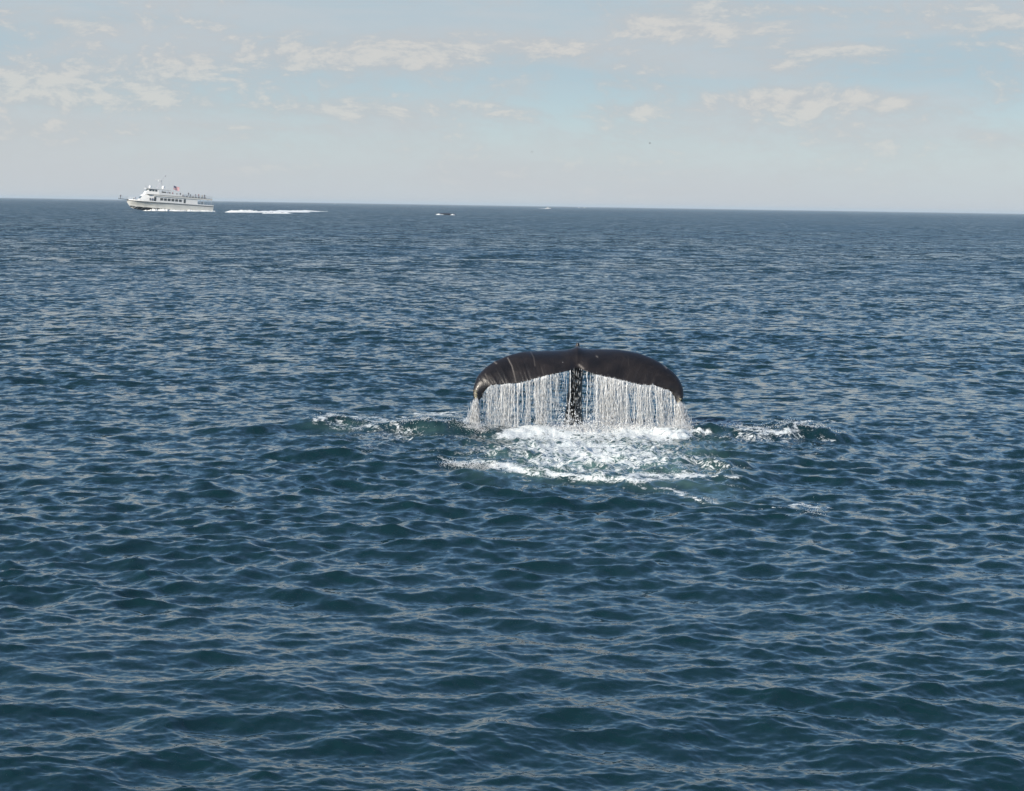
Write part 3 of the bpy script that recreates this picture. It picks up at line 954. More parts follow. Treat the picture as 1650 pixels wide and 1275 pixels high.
spray([(850, 766), (950, 774), (1100, 772), (1180, 768)], 700, 0.016, 0.16, 0.002, 0.006)
spray_o = bits_mesh(np.vstack(bits), 'splash_droplets', drop_mat, 6)
tag(spray_o, 'white splash droplets flying off the churned water below the fluke', 'splash', kind='stuff')

# ------------------------------------------------------------------ tour boat
white = material('white_hull_paint', (0.74, 0.73, 0.68), 0.35, noise=0.10, scale=0.6)
white2 = material('white_deck_paint', (0.80, 0.80, 0.78), 0.4, noise=0.06, scale=1.5)
dark = material('dark_trim', (0.03, 0.032, 0.036), 0.5)
glass = material('dark_window_glass', (0.05, 0.06, 0.065), 0.15)
bottomp = material('dark_bottom_paint', (0.012, 0.013, 0.018), 0.45)
metal = material('painted_rail', (0.55, 0.57, 0.58), 0.35, 0.3)
grey = material('grey_deck', (0.33, 0.35, 0.37), 0.6, noise=0.2, scale=2)
antenna_m = material('antenna_grey', (0.45, 0.45, 0.48), 0.4)
orange = material('life_ring_orange', (0.6, 0.12, 0.03), 0.5)

boat_anchor = ground(343.0, 341.0)
# local frame: x forward, y port (towards the camera), z up; heading left and a little towards the viewer
HEAD = 20.0
hx = Vector((-math.cos(R(HEAD)), -math.sin(R(HEAD)), 0)); hy = Vector((math.sin(R(HEAD)), -math.cos(R(HEAD)), 0))
TRIM = 3.4
rot3 = Matrix((hx, hy, (0, 0, 1))).transposed()
rot3 = rot3 @ Matrix.Rotation(R(-TRIM), 3, 'Y')
Dst = 893.0
stern_port = Vector(at(343.5, 341.0, Dst)); stern_port.z = 0
origin = stern_port - rot3 @ Vector((0, 4.3, 0)); origin.z = -0.15
BM = Matrix.Translation(origin) @ rot3.to_4x4()
boat = empty('tour_boat')
boat.matrix_world = BM
tag(boat, 'large white two-deck passenger boat with a flag, near the horizon at left', 'boat')


def bp(mb, name, mat, parent=boat, smooth=False, label=None):
    o = mb.build(name, mat, parent, smooth)
    if label: o['label'] = label
    return o


# hull stations: x, keel z, chine half beam, chine z, deck half beam, deck z
ST = [(0, -1.0, 3.9, -0.25, 4.3, 2.45), (8, -1.2, 4.0, -0.25, 4.4, 2.45), (18, -1.4, 3.9, -0.25, 4.5, 2.45), (25, -1.4, 3.3, -0.2, 4.4, 2.40),
      (30, -1.35, 2.2, -0.15, 4.0, 2.40), (33.0, -1.2, 1.1, -0.1, 3.1, 2.45), (34.6, -0.9, 0.35, -0.05, 2.2, 2.5), (35.4, -0.2, 0.18, 0.15, 1.5, 2.5), (36.8, 1.6, 0.08, 1.9, 0.3, 2.55)]


def interp_st(x):
    a = np.array(ST); return [float(np.interp(x, a[:, 0], a[:, k])) for k in range(1, 6)]


hull = MB(); V = []; Fh = []
xs = np.linspace(0, 36.8, 38)
for x in xs:
    kz, cb, cz, db, dz_ = interp_st(x)
    ring = []
    for sgn in (1, -1):
        pts_ = [(x, 0, kz), (x, sgn * cb, cz)] + [(x, sgn * (cb + (db - cb) * (f ** 1.25)), cz + (dz_ - cz) * f) for f in (0.33, 0.66, 1.0)]
        ring.append(pts_)
    V += ring[0][::-1] + ring[1][1:]
nn = 9
for i in range(len(xs) - 1):
    for j in range(nn - 1):
        Fh.append((i * nn + j, (i + 1) * nn + j, (i + 1) * nn + j + 1, i * nn + j + 1))
Fh.append(tuple(range(nn)))
Fh.append(tuple(range((len(xs) - 1) * nn, len(xs) * nn))[::-1])
hull.add(V, Fh)
hull_o = bp(hull, 'hull', white, smooth=False)
# deck
dk = MB(); V = []
for x in xs:
    kz, cb, cz, db, dz_ = interp_st(x)
    V += [(x, db - 0.03, dz_ - 0.05), (x, -db + 0.03, dz_ - 0.05), (x, -db + 0.03, dz_ - 0.25), (x, db - 0.03, dz_ - 0.25)]
dk.add(V, [(4 * i + a, 4 * i + b, 4 * i + 4 + b, 4 * i + 4 + a) for i in range(len(xs) - 1) for a, b in ((0, 1), (1, 2), (2, 3), (3, 0))])
bp(dk, 'main_deck', grey)


def side_strip(x0, x1, dz0, dz1, out, n=24, both=True):
    mb = MB()
    for sgn in ((1, -1) if both else (1,)):
        V = []
        for x in np.linspace(x0, x1, n):
            kz, cb, cz, db, dz_ = interp_st(x)
            V += [(x, sgn * (db + out), dz_ + dz0), (x, sgn * (db + out), dz_ + dz1), (x, sgn * (db + out - 0.14), dz_ + dz1), (x, sgn * (db + out - 0.14), dz_ + dz0)]
        mb.add(V, [(4 * i + a, 4 * i + b, 4 * i + 4 + b, 4 * i + 4 + a) for i in range(n - 1) for a, b in ((0, 1), (1, 2), (2, 3), (3, 0))])
    return mb


bp(side_strip(0, 36.7, -0.22, -0.02, 0.08), 'rub_rail', dark)
bp(side_strip(0, 36.8, 0.0, 0.42, 0.02), 'bulwark', white2)
# dark bottom paint shown where the bow lifts clear
bt = MB()
for sgn in (1, -1):
    V = []
    for x in np.linspace(14, 35.3, 14):
        kz, cb, cz, db, dz_ = interp_st(x)
        zt = cz + (dz_ - cz) * 0.04
        yb = cb + (db - cb) * 0.04 ** 1.25
        V += [(x, sgn * (yb + 0.03), zt), (x, sgn * (cb + 0.03), cz), (x, 0, kz - 0.03)]
    bt.add(V, [(3 * i + a, 3 * i + a + 1, 3 * i + 4 + a, 3 * i + 3 + a) for i in range(13) for a in (0, 1)])
bp(bt, 'bottom_paint', bottomp)
# pulpit
pu = MB().hexa([(35.6, -0.9, 2.65), (40.5, -0.35, 2.65), (40.5, 0.35, 2.65), (35.6, 0.9, 2.65), (35.6, -0.9, 2.87), (40.5, -0.35, 2.87), (40.5, 0.35, 2.87), (35.6, 0.9, 2.87)])
pul = bp(pu, 'bow_pulpit', dark)
for sgn in (1, -1):
    rl = MB()
    for hh in (0.55, 1.1):
        rl.bar((36.1, sgn * .8, 2.87 + hh), (40.5, sgn * .34, 2.87 + hh), 0.03)
    for x in (37.1, 38.7, 40.4):
        yy = sgn * (0.8 - (x - 36.1) / 4.4 * .46)
        rl.bar((x, yy, 2.85), (x, yy, 3.97), 0.03)
    bp(rl, 'pulpit_rail', metal)
for sgn in (1, -1):
    br = MB()
    prev = None
    for x in np.linspace(32.0, 36.2, 6):
        db = interp_st(x)[3]; dz_ = interp_st(x)[4]
        p = (x, sgn * (db - 0.05), dz_ + 0.42)
        br.bar(p, (p[0], p[1], p[2] + 0.75), 0.03)
        if prev:
            for hh in (0.38, 0.75):
                br.bar((prev[0], prev[1], prev[2] + hh), (p[0], p[1], p[2] + hh), 0.03)
        prev = p
    bp(br, 'bow_rail', metal)


def cabin(x0, x1b, x1t, z0, z1, hb, hbt=None, inset=0.0):
    """a deckhouse whose front leans back from x1b at the foot to x1t at the top"""
    hbt = hb if hbt is None else hbt
    return MB().hexa([(x0, -hb, z0), (x1b, -hb * 0.82, z0), (x1b, hb * 0.82, z0), (x0, hb, z0),
                      (x0, -hbt, z1), (x1t, -hbt * 0.84, z1), (x1t, hbt * 0.84, z1), (x0, hbt, z1)])


# main cabin: straight sides to x = 26, then tapering to the raked front
mc = MB()
mc.box(7, 26, -3.9, 3.9, 2.45, 4.95)
mc.hexa([(26.003, -3.9, 2.3), (32.2, -3.0, 2.3), (32.2, 3.0, 2.3), (26.003, 3.9, 2.3), (26.003, -3.9, 5.30), (30.4, -3.0, 5.30), (30.4, 3.0, 5.30), (26.003, 3.9, 5.30)])
mcab = bp(mc, 'main_cabin', white2)
up = MB()
up.hexa([(23.6, -3.5, 5.56), (29.9, -2.8, 5.32), (29.9, 2.8, 5.32), (23.6, 3.5, 5.56), (23.6, -3.4, 6.75), (29.1, -2.7, 6.75), (29.1, 2.7, 6.75), (23.6, 3.4, 6.75)])
up.hexa([(23.9, -3.3, 6.753), (29.05, -2.65, 6.753), (29.05, 2.65, 6.753), (23.9, 3.3, 6.753), (24.2, -3.1, 7.95), (28.2, -2.45, 7.95), (28.2, 2.45, 7.95), (24.2, 3.1, 7.95)])
pilot = bp(up, 'pilothouse', white2)
bp(MB().box(18.4, 29.3, -3.3, 3.3, 7.953, 8.13), 'pilothouse_roof', white2)
# upper deck slab with fascia and dark edge line
ud = MB().box(0.7, 26.0, -4.15, 4.15, 4.953, 5.50)
udk = bp(ud, 'upper_deck', white)
bp(MB().box(0.65, 29.0, -4.2, 4.2, 5.503, 5.62), 'deck_edge_trim', dark)
# upper bulwark tapering aft, then open rails
ub = MB()
for sgn in (1, -1):
    y0, y1 = sorted((sgn * 4.0, sgn * 4.1))
    ub.add([(14.0, y0, 5.62), (24.0, y0, 5.62), (24.0, y1, 5.62), (14.0, y1, 5.62), (14.0, y0, 6.25), (24.0, y0, 6.75), (24.0, y1, 6.75), (14.0, y1, 6.25)],
           [(3, 2, 1, 0), (4, 5, 6, 7), (0, 1, 5, 4), (1, 2, 6, 5), (2, 3, 7, 6), (3, 0, 4, 7)])
bp(ub, 'upper_bulwark', white2)
ur = MB()
for sgn in (1, -1):
    for hh in (0.4, 0.75, 1.1):
        ur.bar((0.9, sgn * 4.05, 5.62 + hh), (14, sgn * 4.05, 5.62 + hh), 0.03)
    for x in np.linspace(0.9, 14, 12):
        ur.bar((x, sgn * 4.05, 5.6), (x, sgn * 4.05, 6.74), 0.03)
for hh in (0.4, 0.75, 1.1):
    ur.bar((0.9, -4.05, 5.62 + hh), (0.9, 4.05, 5.62 + hh), 0.03)
bp(ur, 'upper_rail', metal)
for sgn in (1, -1):
    sr = MB()
    for hh in (0.5, 0.95):
        sr.bar((0.1, sgn * 4.2, 2.9 + hh - .1), (7, sgn * 4.2, 2.9 + hh - .1), 0.03)
    for x in np.linspace(0.1, 7, 6):
        sr.bar((x, sgn * 4.2, 2.8), (x, sgn * 4.2, 3.8), 0.03)
    bp(sr, 'stern_rail', metal)
for x in (0.9, 4.2):
    for sgn in (1, -1):
        bp(MB().box(x, x + 0.14, sgn * 3.95 - .07, sgn * 3.95 + .07, 2.42, 4.95), 'deck_post', metal)


def window_on(x0, x1, z0, z1, y, parent, zt=0.0):
    w = bp(MB().box(x0, x1, y - 0.01, y + 0.035, z0, z1), 'window', glass, parent)
    fr = MB()
    fr.box(x0 - .07, x0, y - .01, y + .05, z0 - .07, z1 + .07); fr.box(x1, x1 + .07, y - .01, y + .05, z0 - .07, z1 + .07)
    fr.box(x0, x1, y - .01, y + .05, z0 - .07, z0); fr.box(x0, x1, y - .01, y + .05, z1, z1 + .07)
    bp(fr, 'window_frame', white2, w)
    return w


xw = 13.9
while xw < 22.6:
    window_on(xw, xw + 1.25, 3.30, 4.35, 3.9, mcab)
    window_on(xw, xw + 1.25, 3.30, 4.35, -3.94, mcab)
    xw += 1.62
# cabin doors
for x in (25.0, 12.2):
    d_ = bp(MB().box(x, x + 0.85, 3.89, 3.95, 2.5, 4.55), 'door', dark if x > 20 else glass, mcab)
bp(MB().box(6.95, 6.996, -0.6, 0.6, 2.46, 4.6), 'door', dark, mcab, label='dark door facing the stern deck')
# front windows of the main cabin on the raked face
for y0 in (-2.4, -0.8, 0.8):
    z0, z1 = 3.55, 4.65
    fx = lambda z: 32.2 - (z - 2.6) / 2.7 * 1.8 + 0.03
    bp(MB().hexa([(fx(z0) - .05, y0, z0), (fx(z0), y0, z0), (fx(z0), y0 + 1.5, z0), (fx(z0) - .05, y0 + 1.5, z0), (fx(z1) - .05, y0, z1), (fx(z1), y0, z1), (fx(z1), y0 + 1.5, z1), (fx(z1) - .05, y0 + 1.5, z1)]), 'window', glass, mcab)
# pilothouse windows: side row and front row
for i, x in enumerate((24.55, 25.75, 26.95)):
    for sgn in (1, -1):
        v = []
        for z in (6.95, 7.72):
            f = (z - 6.753) / 1.197
            for xx in (x, x + 0.95):
                hb0 = np.interp(xx, (23.9, 29.05), (3.3, 2.65)); hb1 = np.interp(xx, (24.2, 28.2), (3.1, 2.45))
                yb = hb0 + (hb1 - hb0) * f
                v.append((xx, yb))
        zz_ = (6.95, 6.95, 7.72, 7.72)
        (a, b, c, d) = v
        q = []
        for o_ in (-0.02, 0.05):
            q.append([(a[0], sgn * (a[1] + o_), 6.95), (b[0], sgn * (b[1] + o_), 6.95), (d[0], sgn * (d[1] + o_), 7.72), (c[0], sgn * (c[1] + o_), 7.72)])
        bp(MB().hexa(q[0] + q[1]), 'window', glass, pilot)
for y0 in (-2.1, -0.65, 0.8):
    fx = lambda z: 29.05 - (z - 6.753) / 1.197 * 0.85 + 0.03
    bp(MB().hexa([(fx(6.95) - .05, y0, 6.95), (fx(6.95), y0, 6.95), (fx(6.95), y0 + 1.3, 6.95), (fx(6.95) - .05, y0 + 1.3, 6.95), (fx(7.72) - .05, y0, 7.72), (fx(7.72), y0, 7.72), (fx(7.72), y0 + 1.3, 7.72), (fx(7.72) - .05, y0 + 1.3, 7.72)]), 'window', glass, pilot)
for x in (18.8, 21.2):
    for sgn in (1, -1):
        bp(MB().bar((x, sgn * 3.1, 5.6), (x, sgn * 3.1, 7.96), 0.07), 'canopy_post', metal)
bp(MB().box(20.3, 21.9, -1.2, 1.2, 5.62, 7.2), 'funnel_casing', dark)
# domes, mast, radar, antennas
bp(MB().ball((27.3, 0.8, 8.75), 0.62, 0.62, 0.72, 14, 9).bar((27.3, .8, 8.1), (27.3, .8, 8.5), .3, 10), 'radar_dome', white2, smooth=True)
bp(MB().ball((21.6, 0.8, 8.95), 0.68, 0.68, 0.8, 14, 9).bar((21.6, .8, 8.1), (21.6, .8, 8.7), .35, 10), 'radar_dome', white2, smooth=True)
ms = MB()
ms.bar((24.4, 0.7, 8.1), (22.4, 0, 12.2), 0.09); ms.bar((24.4, -0.7, 8.1), (22.4, 0, 12.2), 0.09); ms.bar((22.0, 0, 8.1), (22.4, 0, 12.2), 0.09)
ms.bar((22.4, 0, 12.2), (20.6, 0, 14.1), 0.07, r2=0.04)
ms.bar((23.2, -.9, 10.6), (23.2, .9, 10.6), 0.06); ms.bar((22.6, -1.3, 11.8), (22.6, 1.3, 11.8), 0.06)
mast = bp(ms, 'mast', antenna_m)
rb = MB().box(22.9, 25.0, -0.15, 0.15, 12.05, 12.35).bar((23.6, 0, 11.5), (23.6, 0, 12.1), .22, 8).box(22.4, 23.6, -.1, .1, 11.4, 11.55)
bp(rb, 'radar_scanner', white2, mast)
bp(MB().ball((20.9, 0, 14.1), 0.32, 0.32, 0.26, 8, 6), 'mast_light', antenna_m, mast)
bp(MB().bar((27.3, -1.6, 8.1), (27.0, -1.6, 10.6), 0.03), 'whip_antenna', antenna_m)
bp(MB().bar((19.6, 1.5, 8.1), (18.9, 1.5, 12.2), 0.03), 'whip_antenna', antenna_m)
bp(MB().bar((28.6, 1.5, 8.1), (29.6, 1.8, 9.2), 0.04), 'horn', dark)
# searchlight / fittings on the fore roof and life raft canisters on the upper deck
for x in (15.2, 12.8):
    bp(MB().bar((x, 2.6, 6.2), (x + 1.1, 2.6, 6.2), 0.32, 12).box(x + .1, x + 1.0, 2.4, 2.8, 5.62, 5.95), 'life_raft_canister', white2)
for i in range(4):
    x = 3.0 + i * 2.6
    bp(MB().box(x, x + 1.6, -1.6, 1.6, 6.0, 6.08).box(x + .1, x + .25, -1.4, 1.4, 5.62, 6.0).box(x + 1.35, x + 1.5, -1.4, 1.4, 5.62, 6.0).box(x, x + .08, -1.6, 1.6, 6.08, 6.5), 'deck_bench', grey)

# flag on its staff
flag_t = empty('boat_flag'); flag_t.matrix_world = BM @ Matrix.Translation((17.3, 0.6, 5.62))
tag(flag_t, 'stars and stripes flag flying above the upper deck of the large tour boat', 'flag')
MB().bar((0, 0, 0), (-0.15, 0, 4.9), 0.045, r2=0.03).build('flagstaff', antenna_m, flag_t)


def flag_mat():
    m = bpy.data.materials.new('flag_cloth'); m.use_nodes = True
    t = NT(m.node_tree); p = m.node_tree.nodes['Principled BSDF']
    uv = t.node('ShaderNodeAttribute', attribute_name='flaguv').outputs['Vector']
    u, v, _ = t.sep(uv)
    stripe = t.math('GREATER_THAN', t.math('FRACT', t.math('MULTIPLY', v, 6.5)), 0.5)
    red = t.mix(stripe, (0.55, 0.03, 0.05, 1), (0.8, 0.78, 0.78, 1))
    canton = t.math('MULTIPLY', t.math('LESS_THAN', u, 0.4), t.math('GREATER_THAN', v, 0.46))
    cu = t.math('SUBTRACT', t.math('FRACT', t.math('MULTIPLY', u, 15)), 0.5); cv_ = t.math('SUBTRACT', t.math('FRACT', t.math('MULTIPLY', v, 10)), 0.5)
    star = t.math('LESS_THAN', t.math('ADD', t.math('MULTIPLY', cu, cu), t.math('MULTIPLY', cv_, cv_)), 0.05)
    blue = t.mix(star, (0.012, 0.018, 0.10, 1), (0.8, 0.8, 0.8, 1))
    t.put(p.inputs['Base Color'], t.mix(canton, red, blue))
    p.inputs['Roughness'].default_value = 0.8
    return m


fu, fv_ = 16, 9
V = []; UV = []
for side in (0.012, -0.012):
    for j in range(fv_):
        for i in range(fu):
            a, b = i / (fu - 1), j / (fv_ - 1)
            V.append((-0.17 - a * 2.5, side + 0.16 * math.sin(a * 7 + b) * a ** .5, 2.95 + b * 1.6 - a * 0.75 - 0.1 * a * math.sin(5 * a)))
            UV.append((a, b, 0))
Fq = []
for s0 in (0, fu * fv_):
    for j in range(fv_ - 1):
        for i in range(fu - 1):
            q = (s0 + j * fu + i, s0 + j * fu + i + 1, s0 + (j + 1) * fu + i + 1, s0 + (j + 1) * fu + i)
            Fq.append(q if s0 == 0 else q[::-1])
fc = np_mesh('flag_cloth', np.array(V), np.array(Fq), flag_mat(), flag_t)
a_ = fc.data.attributes.new('flaguv', 'FLOAT_VECTOR', 'POINT'); a_.data.foreach_set('vector', np.array(UV, np.float32).ravel())


# ------------------------------------------------------------------ passengers
def person_mesh(pose, top, legs, hair=(0.04, 0.025, 0.015)):
    """one continuous skinned figure; colours by height as clothes"""
    sit = pose == 'sit'
    hip = 0.52 if sit else 0.92
    lean = 0.12 if pose == 'lean' else 0.0
    pts = {'pel': (0, 0, hip), 'bel': (lean * .3, 0, hip + .18), 'che': (lean * .8, 0, hip + .40), 'nek': (lean, 0, hip + .56), 'hd0': (lean + .02, 0, hip + .65), 'hd1': (lean + .03, 0, hip + .76)}
    rad = {'pel': (.15, .12), 'bel': (.14, .11), 'che': (.17, .12), 'nek': (.06, .06), 'hd0': (.09, .10), 'hd1': (.08, .09)}
    ed = [('pel', 'bel'), ('bel', 'che'), ('che', 'nek'), ('nek', 'hd0'), ('hd0', 'hd1')]
    for s_, n in ((1, 'l'), (-1, 'r')):
        if sit:
            leg = {'hp': (0.05, s_ * .10, hip - .02), 'kn': (.45, s_ * .12, hip - .02), 'an': (.45, s_ * .12, .08), 'to': (.60, s_ * .12, .04)}
        else:
            st = .10 * s_ if pose == 'walk' else 0.02 * s_
            leg = {'hp': (0, s_ * .10, hip - .06), 'kn': (st, s_ * .11, .50), 'an': (st * .6 - .02, s_ * .11, .08), 'to': (st * .6 + .13, s_ * .12, .04)}
        if pose == 'arms' and s_ == 1:
            arm = {'sh': (0, s_ * .19, hip + .46), 'eb': (.18, s_ * .30, hip + .40), 'wr': (.22, s_ * .14, hip + .60), 'ha': (.20, s_ * .08, hip + .68)}
        else:
            arm = {'sh': (lean, s_ * .19, hip + .46), 'eb': (lean + .06, s_ * .25, hip + .20), 'wr': (lean + .24, s_ * .22, hip + .10), 'ha': (lean + .31, s_ * .20, hip + .12)}
        for dct in (leg, arm):
            for k, v in dct.items(): pts[k + n] = v
        rad.update({'hp' + n: (.095, .095), 'kn' + n: (.065, .065), 'an' + n: (.05, .05), 'to' + n: (.045, .035), 'sh' + n: (.07, .07), 'eb' + n: (.05, .05), 'wr' + n: (.035, .035), 'ha' + n: (.04, .03)})
        ed += [('pel', 'hp' + n), ('hp' + n, 'kn' + n), ('kn' + n, 'an' + n), ('an' + n, 'to' + n), ('che', 'sh' + n), ('sh' + n, 'eb' + n), ('eb' + n, 'wr' + n), ('wr' + n, 'ha' + n)]
    keys = list(pts)
    me = bpy.data.meshes.new('person')
    me.from_pydata([pts[k] for k in keys], [(keys.index(a), keys.index(b)) for a, b in ed], [])
    o = bpy.data.objects.new('tmp', me); COL.objects.link(o)
    sk = o.modifiers.new('s', 'SKIN')
    for i, k in enumerate(keys):
        me.skin_vertices[0].data[i].radius = rad[k]
    me.skin_vertices[0].data[0].use_root = True
    su = o.modifiers.new('u', 'SUBSURF'); su.levels = 1
    dg = bpy.context.evaluated_depsgraph_get(); dg.update()
    out = bpy.data.meshes.new_from_object(o.evaluated_get(dg))
    bpy.data.objects.remove(o)
    out.polygons.foreach_set('use_smooth', np.ones(len(out.polygons), dtype=bool))
    mats = [material('shirt', top, .8), material('trousers', legs, .8), material('skin', (.45, .27, .18), .6), material('hair', hair, .7)]
    for m in mats: out.materials.append(m)
    for p in out.polygons:
        c = p.center
        if c.z > hip + .70 or (c.z > hip + .60 and c.x < lean): p.material_index = 3
        elif c.z > hip + .54: p.material_index = 2
        elif c.z < hip + .02 and abs(c.y) < .2: p.material_index = 1
        elif abs(c.y) > .12 and c.x > lean + .22: p.material_index = 2
        else: p.material_index = 0
    return out


PM = {
    'dark_stand': person_mesh('stand', (.03, .03, .04), (.03, .035, .05)),
    'blue_stand': person_mesh('arms', (.04, .07, .16), (.05, .05, .06)),
    'red_lean': person_mesh('lean', (.35, .05, .04), (.04, .05, .09)),
    'dark_sit': person_mesh('sit', (.05, .05, .06), (.04, .045, .07)),
    'tan_sit': person_mesh('sit', (.45, .38, .25), (.05, .05, .06)),
    'white_walk': person_mesh('walk', (.6, .6, .58), (.05, .06, .12)),
}
folk = [
    ('dark_stand', 39.6, 0.0, 2.87, 90, 'person in dark clothes standing alone at the end of the bow pulpit'),
    ('dark_sit', 34.0, 0.8, 2.42, 70, 'person in dark clothes sitting on the foredeck below the cabin front'),
    ('blue_stand', 33.0, -0.6, 2.42, 60, 'person in blue top standing close before the raked cabin front, arm raised'),
    ('blue_stand', 20.0, 3.5, 5.62, 90, 'person in blue top under the rear edge of the pilothouse roof'),
    ('dark_stand', 19.2, 3.3, 5.62, 90, 'person in dark clothes at the rail just behind the pilothouse roof'),
    ('red_lean', 17.9, 3.4, 5.62, 90, 'person in red top leaning on the upper rail beside the flagstaff'),
    ('dark_sit', 16.0, 3.1, 5.75, 90, 'dark seated passenger on the upper deck just aft of the flag'),
    ('dark_stand', 14.6, 3.5, 5.62, 90, 'person in dark clothes standing at the forward end of the open rail'),
    ('white_walk', 13.4, 3.2, 5.62, 170, 'person in white top walking along the middle of the upper deck'),
    ('dark_stand', 11.1, 3.6, 5.95, 90, 'tallest looking dark figure standing at the middle of the open upper rail'),
    ('dark_sit', 10.2, 3.3, 5.75, 90, 'dark seated passenger beside the tallest figure on the upper deck'),
    ('blue_stand', 8.0, 3.5, 5.50, 90, 'person in blue top standing toward the rear half of the upper deck'),
    ('red_lean', 6.6, 3.5, 5.62, 90, 'person in red top leaning on the rear part of the upper rail'),
    ('tan_sit', 5.0, 3.3, 5.75, 90, 'person in tan top sitting near the rear end of the upper deck'),
    ('dark_stand', 4.0, 3.5, 5.62, 90, 'rearmost dark figure standing on the upper deck'),
    ('dark_stand', 4.9, 3.5, 2.42, 90, 'person in dark clothes standing on the stern deck beneath the upper deck'),
    ('blue_stand', 26.6, 4.05, 2.50, 90, 'person in blue top on the side deck by the forward cabin door'),
    ('dark_stand', 27.6, 3.85, 2.50, 20, 'dark figure on the side deck just ahead of the cabin door'),
]
for nm, x, y, z, rz, lab in folk:
    o = bpy.data.objects.new('person', PM[nm]); COL.objects.link(o)
    o.matrix_world = BM @ Matrix.Translation((x, y, z)) @ Matrix.Rotation(R(rz), 4, 'Z')
    tag(o, lab, 'person', 'passengers on the tour boat')

# ------------------------------------------------------------------ foam made by the boats
foam_mat = bpy.data.materials.new('white_foam'); foam_mat.use_nodes = True
FN = NT(foam_mat.node_tree); FP = foam_mat.node_tree.nodes['Principled BSDF']
ftc = FN.node('ShaderNodeTexCoord').outputs['Object']
fnz = FN.noise(ftc, 1.5, 6, 0.7).outputs['Fac']
FN.put(FP.inputs['Base Color'], FN.mix(FN.smooth(fnz, .35, .6), (0.66, 0.70, 0.70, 1), (0.87, 0.87, 0.84, 1)))
FP.inputs['Roughness'].default_value = 0.75


def foam_mound(name, a, b, width, height, hprof, label, cat, n=160, m=9, seed=0, rough=0.13, z0=-0.35):
    """a long irregular heap of foam lying on the sea between two ground points"""
    gg = np.random.default_rng(seed)
    a = np.array(a[:2]); b = np.array(b[:2]); d = b - a; L = np.hypot(*d); d = d / L; nrm = np.array([-d[1], d[0]])

    def wob(k):
        return np.interp(np.linspace(0, 1, n), np.linspace(0, 1, k), gg.standard_normal(k))
    t = np.linspace(0, 1, n)
    hp = np.interp(t, np.linspace(0, 1, len(hprof)), hprof)
    hh = height * hp * np.clip(1 + 0.14 * wob(14) + rough * wob(60), 0.1, 2)
    cxl = 0.12 * width * wob(14) + 0.3 * rough * width * wob(50)
    V = np.zeros((n, m, 3))
    for j in range(m):
        u = -1 + 2 * j / (m - 1)
        zz = hh * (1 - u * u) * (1 + rough * gg.standard_normal(n)) * (abs(u) < 1) + z0
        off_ = (u * width * 0.5 * np.clip(hp, .25, 1) + cxl)
        P = a[None] + d[None] * (t * L)[:, None] + nrm[None] * off_[:, None]
        V[:, j, :2] = P; V[:, j, 2] = zz
    ii = np.arange(n * m).reshape(n, m)
    q = np.stack([ii[:-1, :-1], ii[1:, :-1], ii[1:, 1:], ii[:-1, 1:]], -1).reshape(-1, 4)
    o = np_mesh(name, V.reshape(-1, 3), q, foam_mat)
    tag(o, label, cat, kind='stuff')
    return o


def hull_pt(x, y, z=0):
    return BM @ Vector((x, y, z))


foam_mound('bow_wave', hull_pt(31.5, 3.6), hull_pt(15, 5.0), 2.6, 1.15, [0.05, .7, 1.0, .9, .9, .8], 'white bow wave foaming along the front half of the tour boat hull', 'bow wave', seed=1)
foam_mound('side_wash', hull_pt(15.5, 5.0), hull_pt(-0.5, 5.2), 2.2, 0.95, [.9, .85, .85, .8, .85, .8], 'white wash along the rear half of the tour boat hull', 'wash', seed=2)
foam_mound('wake_foam', ground(371, 342.5), ground(420, 342.5), 9, 0.65, [0.1, .8, 1.0, .9, 1.0, .7, .3], 'bright white wake foam just behind the stern of the tour boat', 'wake', seed=3, rough=0.3, z0=-0.1)
foam_mound('wake_foam', ground(404, 342.4), ground(512, 340.6), 20, 0.5, [0.2, .5, .8, 1.0, 1.0, .9, .9, .8, .5, .2], 'long flat white wake patch farther behind the tour boat', 'wake', seed=4, rough=0.3, z0=-0.1)
foam_mound('wake_foam', ground(415, 344.4), ground(470, 344.2), 6, 0.45, [0.1, .7, 1.0, .9, .5, .1], 'thin near edge strip below the long white wake patch', 'wake', seed=5, rough=0.3, z0=-0.1)
foam_mound('wake_foam', ground(500, 341.0), ground(528, 341.2), 6, 0.45, [0.5, .3, .6, .3, .6, .1], 'broken last flecks at the right end of the tour boat wake', 'wake', seed=9, z0=-0.2)
# a second whale's back breaking the surface far off, with white water on it
bk = ground(718, 346.5)
back_mat = material('wet_whale_back', (0.020, 0.020, 0.022), 0.3)
bx_, by_ = bk[0], bk[1]
ob = MB().ball((0, 0, -0.3), 5.2, 1.5, 1.1, 24, 12)
whale2 = ob.build('surfacing_whale', back_mat, None, True); whale2.location = (bx_, by_, 0)
fin = MB().hexa([(-0.2, -0.12, .45), (1.0, -0.12, .4), (1.0, .12, .4), (-0.2, .12, .45), (.75, -.03, .95), (1.1, -.03, .85), (1.1, .03, .85), (.75, .03, .95)])
fin.build('dorsal_fin', back_mat, whale2)
tag(whale2, 'low dark back of another whale breaking the surface far off, right of the boat wake', 'whale')
foam_mound('breaking_splash', (bx_ - 4.2, by_ - 2.0), (bx_ - 0.6, by_ - 2.0), 1.6, 0.55, [.3, 1, .8, .4, .5, .2], 'white water breaking over the left part of the far low whale back', 'splash', n=60, seed=6, z0=-0.05)
foam_mound('breaking_splash', (bx_ + 2.2, by_ - 2.0), (bx_ + 4.4, by_ - 1.8), 1.3, 0.5, [.2, 1, .6, .2], 'small white splash at the right end of the far low whale back', 'splash', n=30, seed=7, z0=-0.05)


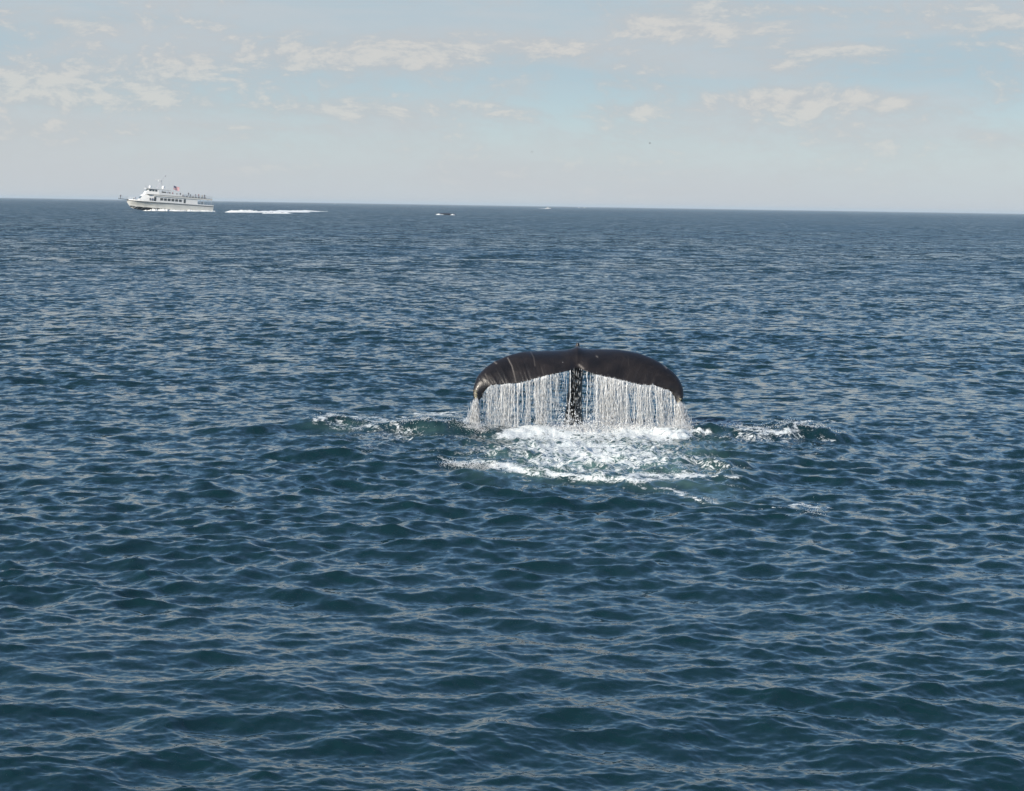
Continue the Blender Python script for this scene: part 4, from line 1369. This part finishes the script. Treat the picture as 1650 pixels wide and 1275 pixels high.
# ------------------------------------------------------------------ small boats on the horizon
def motorboat(px, D, yaw, lab, sc=1.0, sail=False):
    d = ray(px, 332.0); g_ = d / d[1] * D
    o = empty('motorboat'); o.matrix_world = Matrix.Translation((g_[0], g_[1], 0)) @ Matrix.Rotation(R(yaw), 4, 'Z') @ Matrix.Scale(sc, 4)
    h = MB(); V = []
    S_ = [(-4.5, 1.3, 1.0), (-1, 1.5, 1.05), (2.5, 1.1, 1.25), (4.8, .06, 1.6)]
    for x, b_, z in S_:
        V += [(x, b_, z), (x, b_ * .75, -.3), (x, -b_ * .75, -.3), (x, -b_, z)]
    h.add(V, [(4 * i + a, 4 * i + 4 + a, 4 * i + 4 + (a + 1) % 4, 4 * i + (a + 1) % 4) for i in range(3) for a in range(4)] + [(0, 1, 2, 3), (15, 14, 13, 12)])
    hl = h.build('hull', white2, o)
    c = MB().hexa([(-2, -1, 1.0), (1.8, -.8, 1.0), (1.8, .8, 1.0), (-2, 1, 1.0), (-1.8, -.9, 2.9), (.9, -.7, 2.9), (.9, .7, 2.9), (-1.8, .9, 2.9)]).build('cabin', white2, o)
    MB().box(-1.5, .7, -1.02, 1.02, 1.9, 2.5).build('window', glass, c)
    MB().bar((-.6, 0, 2.8), (-.6, 0, 5.2), .06).build('mast', antenna_m, o)
    MB().box(-2.1, 1.2, -1.05, 1.05, 2.9, 3.05).build('roof', white2, o)
    tag(o, lab, 'boat', 'small boats on the horizon')
    return g_


g1 = motorboat(883, 3300, 0, 'brightest small white motorboat on the horizon above the whale', 0.95)
foam_mound('wake_foam', (g1[0] - 16, g1[1] - 4), (g1[0] - 3, g1[1] - 4), 6, 0.45, [.1, .5, .8, 1], 'pale wake trailing left of the small motorboat on the horizon', 'wake', n=50, seed=8, z0=0.0)
motorboat(933, 6000, 15, 'faint small white boat on the horizon, second right of the bright motorboat', 0.8)
motorboat(942, 6400, 170, 'faint small white boat on the horizon, farthest right of the bright motorboat', 0.8)
motorboat(540, 6200, 40, 'faint small white boat on the horizon beyond the tour boat wake', 0.7)

# ------------------------------------------------------------------ two distant gulls
gull_mat = material('dark_gull_feathers', (0.05, 0.05, 0.055), 0.8)


def gull(px, py, D, lab):
    p = at(px, py, D)
    o = empty('gull', tuple(p))
    MB().ball((0, 0, 0), 0.24, 0.08, 0.08, 8, 6).ball((0.25, 0, .03), 0.06, .05, .05, 6, 5).build('body', gull_mat, o, True)
    for sgn in (1, -1):
        MB().add([(-.1, sgn * .05, .04), (.12, sgn * .05, .04), (.16, sgn * .35, .20), (-.02, sgn * .35, .20), (-.02, sgn * .68, .10), (-.1, sgn * .05, .055), (.12, sgn * .05, .055), (.16, sgn * .35, .215), (-.02, sgn * .35, .215)],
                 [(0, 1, 2, 3), (3, 2, 4), (8, 7, 6, 5), (7, 8, 4)]).build('wing', gull_mat, o)
    tag(o, lab, 'gull', 'birds far off in the sky')


gull(1047, 231, 620, 'tiny dark gull in the sky, the higher of two, right of centre')
gull(857, 245, 800, 'tiny faint gull in the sky, the lower of two, above the small motorboat')

# ------------------------------------------------------------------ sea air
hz = MB().box(-31500, 31500, -31500, 31500, -2.5, 19.0)
hm = bpy.data.materials.new('sea_haze'); hm.use_nodes = True
HN = NT(hm.node_tree); HN.n.clear()
ho = HN.node('ShaderNodeOutputMaterial'); hv = HN.node('ShaderNodeVolumePrincipled')
hv.inputs['Color'].default_value = (0.80, 0.92, 1.0, 1); hv.inputs['Density'].default_value = 7.5e-5
HN.l.new(hv.outputs[0], ho.inputs['Volume'])
haze = hz.build('haze', hm); tag(haze, kind='stuff')
